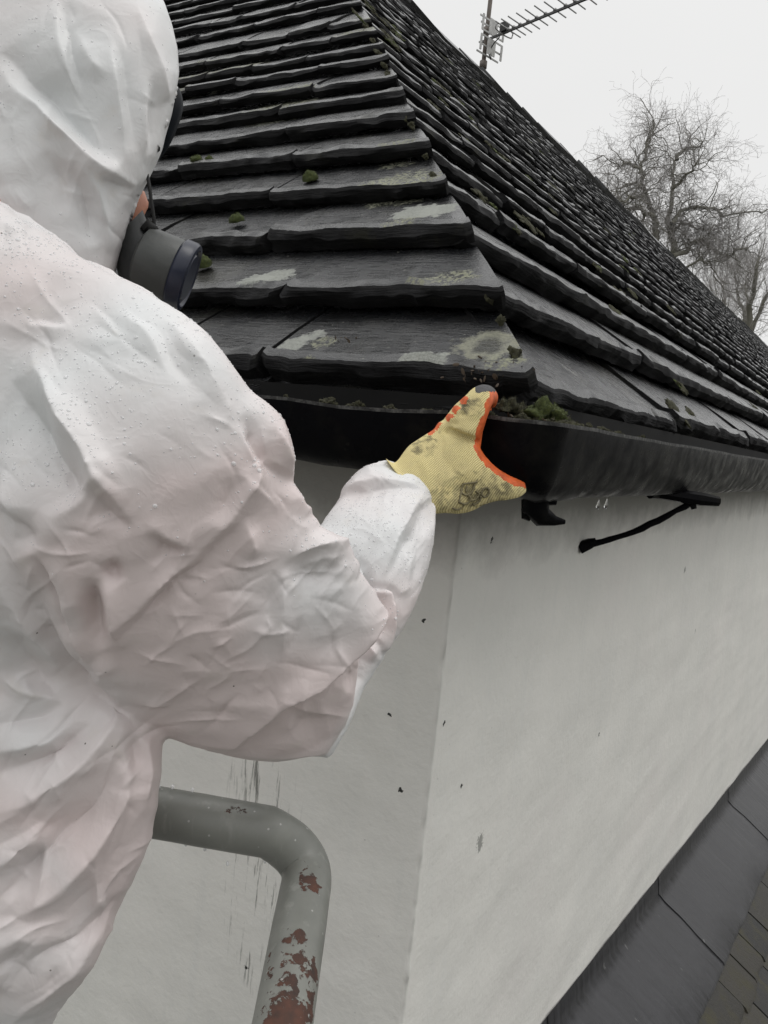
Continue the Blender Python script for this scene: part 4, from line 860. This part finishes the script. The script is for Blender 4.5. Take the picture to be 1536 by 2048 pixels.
# ------------------------------------------------------------------ television aerial beyond the ridge
base = hit(962, 150, P0 + S_RIDGE*uR, unit(np.cross(dR, ray(961, 147)))) ; 
rz = P0 + S_RIDGE*uR; tq = np.linalg.lstsq(np.stack([dR, -ray(962, 150)], -1), EYE - rz, rcond=None)[0]; base = rz + dR*tq[0]; DM = tq[1]
ant = empty('television_aerial', tuple(base)); tag(ant, 'grey television aerial on a tall mast above the slate ridge', 'aerial')
M_mast = plain('weathered mast', (.20, .17, .15), .6, .3, 30); M_alu = plain('dull aluminium', (.42, .42, .42), .5, .1, 60, 0); M_boom = plain('dark boom', (.09, .09, .09), .5); M_blk = plain('black plastic', (.012, .012, .013), .5)
b = MB(); b.tube([base - Z*.4, base + Z*1.9], .023, 12); b.tube([base + Z*.05, base + Z*.12], .040, 12); b.tube([base + Z*.40, base + Z*.46], .038, 12); b.build('mast', M_mast, ant)
bd = az(138.4); B0 = base + Z*(at(962, 84, DM)[2] - base[2]) + bd*.04; ed = az(48.4)
def along_px(px_):
    lo, hi = 0, 3.5
    for _ in range(50):
        md = (lo + hi)/2
        if proj(B0 + bd*md)[0] < px_: lo = md
        else: hi = md
    return lo
tot = along_px(1215); b = MB(); b.box(B0 + bd*(tot/2 - .05) , bd*(tot + .1), ed*.020, Z*.020); b.build('boom', M_boom, ant, False)
es = [1016, 1027, 1040, 1056, 1073, 1091, 1110, 1131, 1150, 1173, 1195]
for i, x in enumerate(es):
    P = B0 + bd*along_px(x) + Z*.018; L_ = .40 - .008*i; b = MB(); b.tube([P - ed*L_/2, P + ed*L_/2], .0065, 6); b.box(P, bd*.03, ed*.03, Z*.02); b.build('director', M_alu, ant)
P = B0 + bd*along_px(1008); b = MB(); t = np.linspace(0, 2*math.pi, 25); loop = [P + Z*.02 + ed*(max(-.13, min(.13, .17*math.cos(a)))) + bd*.0 + (Z*.035 + bd*.01)*math.sin(a) for a in t]; b.tube(loop, .007, 6); b.build('dipole', M_alu, ant)
b = MB(); b.box(P + Z*.05, bd*.07, ed*.07, Z*.09); b.build('junction_box', M_blk, ant, False)
b = MB(); Pr = B0 + bd*.05
for sg in (-1, 1):
    c0 = Pr + Z*(.0 + sg*.10)
    for k in range(3):
        o = c0 + Z*(k - 1)*.075*1.0 - bd*abs(k - 1 + sg*0)*.0 - bd*.06*(k if sg > 0 else 2 - k)*.35
        b.box(o, bd*.008, ed*.34, Z*.016)
    for k in (-1, 0, 1): b.box(c0 + ed*.16*k, bd*.010, ed*(.025 if k else .12), Z*.15)
b.build('reflector', plain('pale reflector', (.55, .55, .54), .6), ant, False)
b = MB(); b.tube(crom([B0 + bd*along_px(1000) - Z*.02, B0 + bd*along_px(985) - Z*.10, B0 + bd*.06 - Z*.22, base + Z*.30, base + Z*.10], 5), .006, 6); b.build('cable', M_blk, ant)

# ------------------------------------------------------------------ bare trees beyond the house
M_bark = plain('bark', (.16, .155, .125), .9, .4, 6); M_twig = plain('twigs', (.35, .335, .325), .9, .1, 6)
def grow(tr, tw, p, d, L_, r, lev, rg, wig, droop, spread, twmin):
    n = 5 if lev > 2 else 4; pts = [p]; q = p.copy(); dd = d.copy()
    for k in range(n):
        dd = unit(dd + rg.normal(size=3)*wig + Z*droop); q = q + dd*L_/n; pts.append(q.copy())
    rs = np.linspace(r, max(r*.6, twmin), n + 1); (tr if lev > 2 else tw).tube(pts, rs, 6 if lev > 3 else (4 if lev > 2 else 3), 0, False)
    if lev == 0: return
    kids = 3
    for k in range(kids + (lev > 2)):
        i = n if k == 0 else rg.randint(1, n + 1); ax = unit(rg.normal(size=3)); nd = unit(dd + ax*spread*(.5 if k == 0 else 1.1)); 
        grow(tr, tw, pts[i], nd, L_*rg.uniform(.55, .85), rs[i]*rg.uniform(.5, .75), lev - 1, rg, wig, droop, spread, twmin)
def tree(D, base_px, limbs, label, seed, lev, wig=.42, droop=.0, spread=.75, twmin=.009, k=1., r0=.28):
    rg = np.random.RandomState(seed); tr, tw = MB(), MB(); root = at(base_px[0], base_px[1], D); foot = np.array([root[0], root[1], -.2])
    t = empty('bare_tree', (root[0], root[1], 0)); tag(t, label, 'tree', 'bare trees beyond the roof')
    tr.tube([foot, (foot*.5 + root*.5) + rg.normal(size=3)*.1, root], [r0*1.5, r0*1.2, r0], 10, 0, False)
    for (r, pts) in limbs:
        zz = np.cumsum(rg.normal(size=len(pts))*.5); P = crom([at(x, y, D + dz) for (x, y), dz in zip(pts, zz)], 4)
        if np.linalg.norm(P[0] - root) < 3: P[0] = root if pts[0] == base_px else P[0]
        rs = np.linspace(r, r*.35, len(P)); P = P + rg.normal(size=P.shape)*.06; tr.tube(P, rs, 8, 0, False)
        for i in range(2, len(P)):
            for q in range(2):
                dd = unit(P[i] - P[i - 1]); nd = unit(dd*.6 + unit(rg.normal(size=3))*.9 + Z*.15)
                grow(tr, tw, P[i], nd, rg.uniform(1.0, 1.9)*k*(1 if i < len(P)*.7 else .8), min(rs[i]*rg.uniform(.35, .6), .026), lev, rg, wig, droop, spread, twmin)
        grow(tr, tw, P[-1], unit(P[-1] - P[-2]), 1.6*k, min(rs[-1], .03), lev, rg, wig, droop, spread, twmin)
    tr.build('trunk', M_bark, t); tw.build('crown', M_twig, t)
tree(34, (1335, 560), [(.17, [(1335, 560), (1312, 480), (1310, 440), (1295, 405), (1283, 350), (1290, 300)]), (.17, [(1335, 560), (1346, 500), (1338, 440), (1345, 380), (1350, 320)]),
     (.10, [(1310, 436), (1285, 425), (1262, 415), (1250, 430)]), (.08, [(1295, 400), (1270, 394), (1245, 402), (1222, 415)]), (.08, [(1284, 370), (1255, 372), (1215, 395)]), (.08, [(1285, 350), (1265, 330), (1232, 332)]), (.09, [(1290, 300), (1300, 270), (1308, 245)]),
     (.09, [(1350, 320), (1372, 300), (1400, 290)]), (.08, [(1345, 380), (1375, 350), (1395, 320)]), (.11, [(1347, 510), (1375, 498), (1398, 478), (1420, 490), (1450, 514), (1470, 500), (1500, 495)]), (.09, [(1340, 445), (1370, 420), (1420, 418), (1450, 430), (1505, 420)]), (.07, [(1340, 465), (1370, 448), (1400, 460), (1440, 452)]), (.06, [(1372, 535), (1400, 520), (1420, 530), (1432, 560)])],
     'large spreading bare tree with mossy limbs behind the ridge', 5, 3, twmin=.0045, k=.8)
tree(46, (1500, 720), [(.22, [(1500, 720), (1498, 660), (1503, 610), (1510, 560), (1518, 520)]), (.13, [(1499, 670), (1482, 615), (1472, 570), (1476, 540)]), (.13, [(1501, 660), (1530, 600), (1550, 560)]), (.1, [(1497, 690), (1458, 630), (1436, 600)]), (.1, [(1503, 620), (1490, 580), (1494, 550)])],
     'smaller upright bare tree with dense brown twigs at the frame edge', 9, 3, wig=.16, droop=.10, spread=.55, twmin=.005, k=.8, r0=.3)
tree(60, (1470, 740), [(.16, [(1470, 740), (1465, 660), (1450, 600), (1448, 560)]), (.1, [(1467, 680), (1440, 640), (1425, 590)]), (.1, [(1468, 680), (1490, 630), (1495, 570)])],
     'low faint bare tree with fine twigs between the two bigger trees', 12, 3, wig=.2, droop=.08, spread=.6, twmin=.007, k=1.2, r0=.22)

# ------------------------------------------------------------------ moss cushions, moss clumps and litter
def moss_material(name, a, b_):
    s = NT(name); n1 = s.noise(220, 4, .7); s.set(Base_Color=s.mix(s.ramp(n1, .35, .7), a, b_), Roughness=.95, Normal=s.bump(s.noise(420, 4, .7), 1., .003)); return s.m
M_moss = moss_material('green moss', (.024, .034, .008), (.075, .092, .020)); M_dkmoss = moss_material('dark wet moss', (.018, .017, .010), (.055, .055, .022)); M_leaf = plain('rotten leaf', (.055, .035, .018), .7, .4, 60)
def clump(mb, c, n_, r, h_, mi=0, rough=.35, fuzz=0):
    x = unit(np.cross(n_, [.2, .9, .1])); y = np.cross(n_, x); nu, nv = 26, 10; V = []
    for j in range(nv + 1):
        t = math.pi/2*j/nv*1.12
        for i in range(nu):
            p = 2*math.pi*i/nu; V.append(c + (x*math.cos(p)*math.sin(t) + y*math.sin(p)*math.sin(t))*r + n_*h_*math.cos(t))
    V = np.array(V); d = V - c; V = V + d*(fbm(V*(.9/r)*1.6, 3)*rough)[:, None]
    mb.add(V, [(j*nu + i, j*nu + (i + 1) % nu, (j + 1)*nu + (i + 1) % nu, (j + 1)*nu + i) for j in range(nv) for i in range(nu)] , mi)
    for _ in range(fuzz):
        k = rng.randint(len(V)); q = V[k]; o = unit(q - c + n_*h_*.3 + rng.normal(size=3)*.4*r); s_ = np.cross(o, unit(rng.normal(size=3)))*.0007; L_ = rng.uniform(.002, .005)
        mb.add([q - s_, q + s_, q + o*L_], [(0, 1, 2)], mi)
NL, NR_ = mL, mR
for (x, y, r, h_, lab, twin) in ((392, 312, .022, .020, 'double green moss cushion on a slate near the hood', (417, 311, .015, .013)), (617, 341, .022, .022, 'lone round green moss cushion farthest from the hood', None),
                      (470, 424, .021, .018, 'green moss cushion on the slate above the respirator', None), (398, 512, .026, .028, 'green moss cushion touching the navy respirator cap', None)):
    c = hit(x, y + 6, P0, mL) - mL*(.016 if y > 330 else .008); mb = MB(); clump(mb, c, unit(mL + Z*.6), r, h_, 0, .22, 260)
    if twin: clump(mb, hit(twin[0], twin[1] + 5, P0, mL) - mL*.006, unit(mL + Z*.6), twin[2], twin[3], 0, .2, 140)
    o = mb.build('moss_cushion', M_moss, None, True); tag(o, lab, 'moss', 'moss cushions on the slates')
mb = MB()
for (x, y, r) in ((1085, 822, .026), (1110, 830, .022), (1065, 826, .018), (1045, 818, .016), (1020, 810, .016), (1130, 842, .016), (1005, 806, .014), (1150, 852, .014)):
    clump(mb, at(x, y + 12, 1.285), Z, r, r*1.05, 0 if x > 1060 and x < 1125 else 1, .6, 240)
tag(mb.build('moss_clump', [M_moss, M_dkmoss], None, True), 'wet mossy debris heaped in the gutter beside the glove', 'debris')
mb = MB()
for k in range(230):        # moss creeping along the joints of the right-hand slope
    x, y = rng.uniform(1090, 1540), rng.uniform(330, 860); i = rng.randint(0, len(SS) - 6)
    lo = kR*SS[i] + .02; a = lo + rng.exponential(1.5); P = P0 + dR*a + uR*(SS[i] + rng.uniform(.05, .9)*(SS[i + 1] - SS[i])) - mR*.014
    q = proj(P)
    if q[0] > 1560 or noise3(np.array([P*1.6]))[0] < .02: continue
    for _ in range(rng.randint(2, 6)): clump(mb, P + dR*rng.normal()*.03 + uR*rng.normal()*.012, mR, rng.uniform(.012, .034), rng.uniform(.003, .008), 0 if rng.rand() < .22 else 1, .75, 0)
for k in range(26):
    i = rng.randint(0, 14); P = P0 + HIP*(SS[i] + rng.uniform(.0, .2)) + dR*.012 - mR*.03; clump(mb, P, mR, rng.uniform(.008, .02), .012, 1, .5)
tag(mb.build('moss', [M_moss, M_dkmoss], None, True), 'patchy dark green moss in the joints of the right slate slope', 'moss', None, 'stuff')
mb = MB()
for k in range(90):       # crumbs of bark, leaf and soil near the hip corner and in the gutter
    if k < 55: c = hit(rng.normal(985, 36), rng.normal(738, 14), P0, mL) - mL*.004
    elif k < 62: c = hit(rng.normal(690, 14), rng.normal(672, 6), P0, mL) - mL*.006
    else: c = at(rng.uniform(1000, 1230), 0, 1.3); c = offpt(OL - .03 - rng.uniform(0, .04), OR - .03 - rng.uniform(0, .04), ZR + rng.uniform(-.004, .008)) + dR*rng.uniform(0, .3)*(k % 2) + dL*rng.uniform(0, .12)*(1 - k % 2)
    r = rng.uniform(.002, .007); ell(mb, c, unit(rng.normal(size=3))*r, unit(rng.normal(size=3))*r*.7, Z*r*.35, 7, 5)
for k in range(70):       # silt and rotted moss lying along the gutter
    t_ = rng.exponential(.16) + .01; sd = rng.rand() < .62; c = offpt(OL - rng.uniform(.012, .07), OR - rng.uniform(.012, .07), ZR - .002) + (dR if sd else dL)*(t_ + .02)
    clump(mb, c, Z, rng.uniform(.006, .018), rng.uniform(.004, .013), 1, .7, 20)
tag(mb.build('litter', [M_leaf, M_dkmoss], None, False), 'crumbs of rotten leaf, silt and soil along the gutter and hip corner', 'litter', None, 'stuff')
s = NT('hanging water'); s.set(Base_Color=(1, 1, 1), Roughness=.0, IOR=1.33, Transmission_Weight=1.); M_glass = s.m
for (x, y, lab) in ((1196, 1012, 'left one of two water drops hanging under the gutter'), (1212, 1011, 'right one of two water drops hanging under the gutter')):
    mb = MB(); p = at(x, y, 1.50); mb.tube([p + Z*.014, p + Z*.007, p, p - Z*.004, p - Z*.0065], [.0008, .002, .0042, .0036, .0008], 10); tag(mb.build('water_drop', M_glass), lab, 'water drop', 'drops under the gutter')
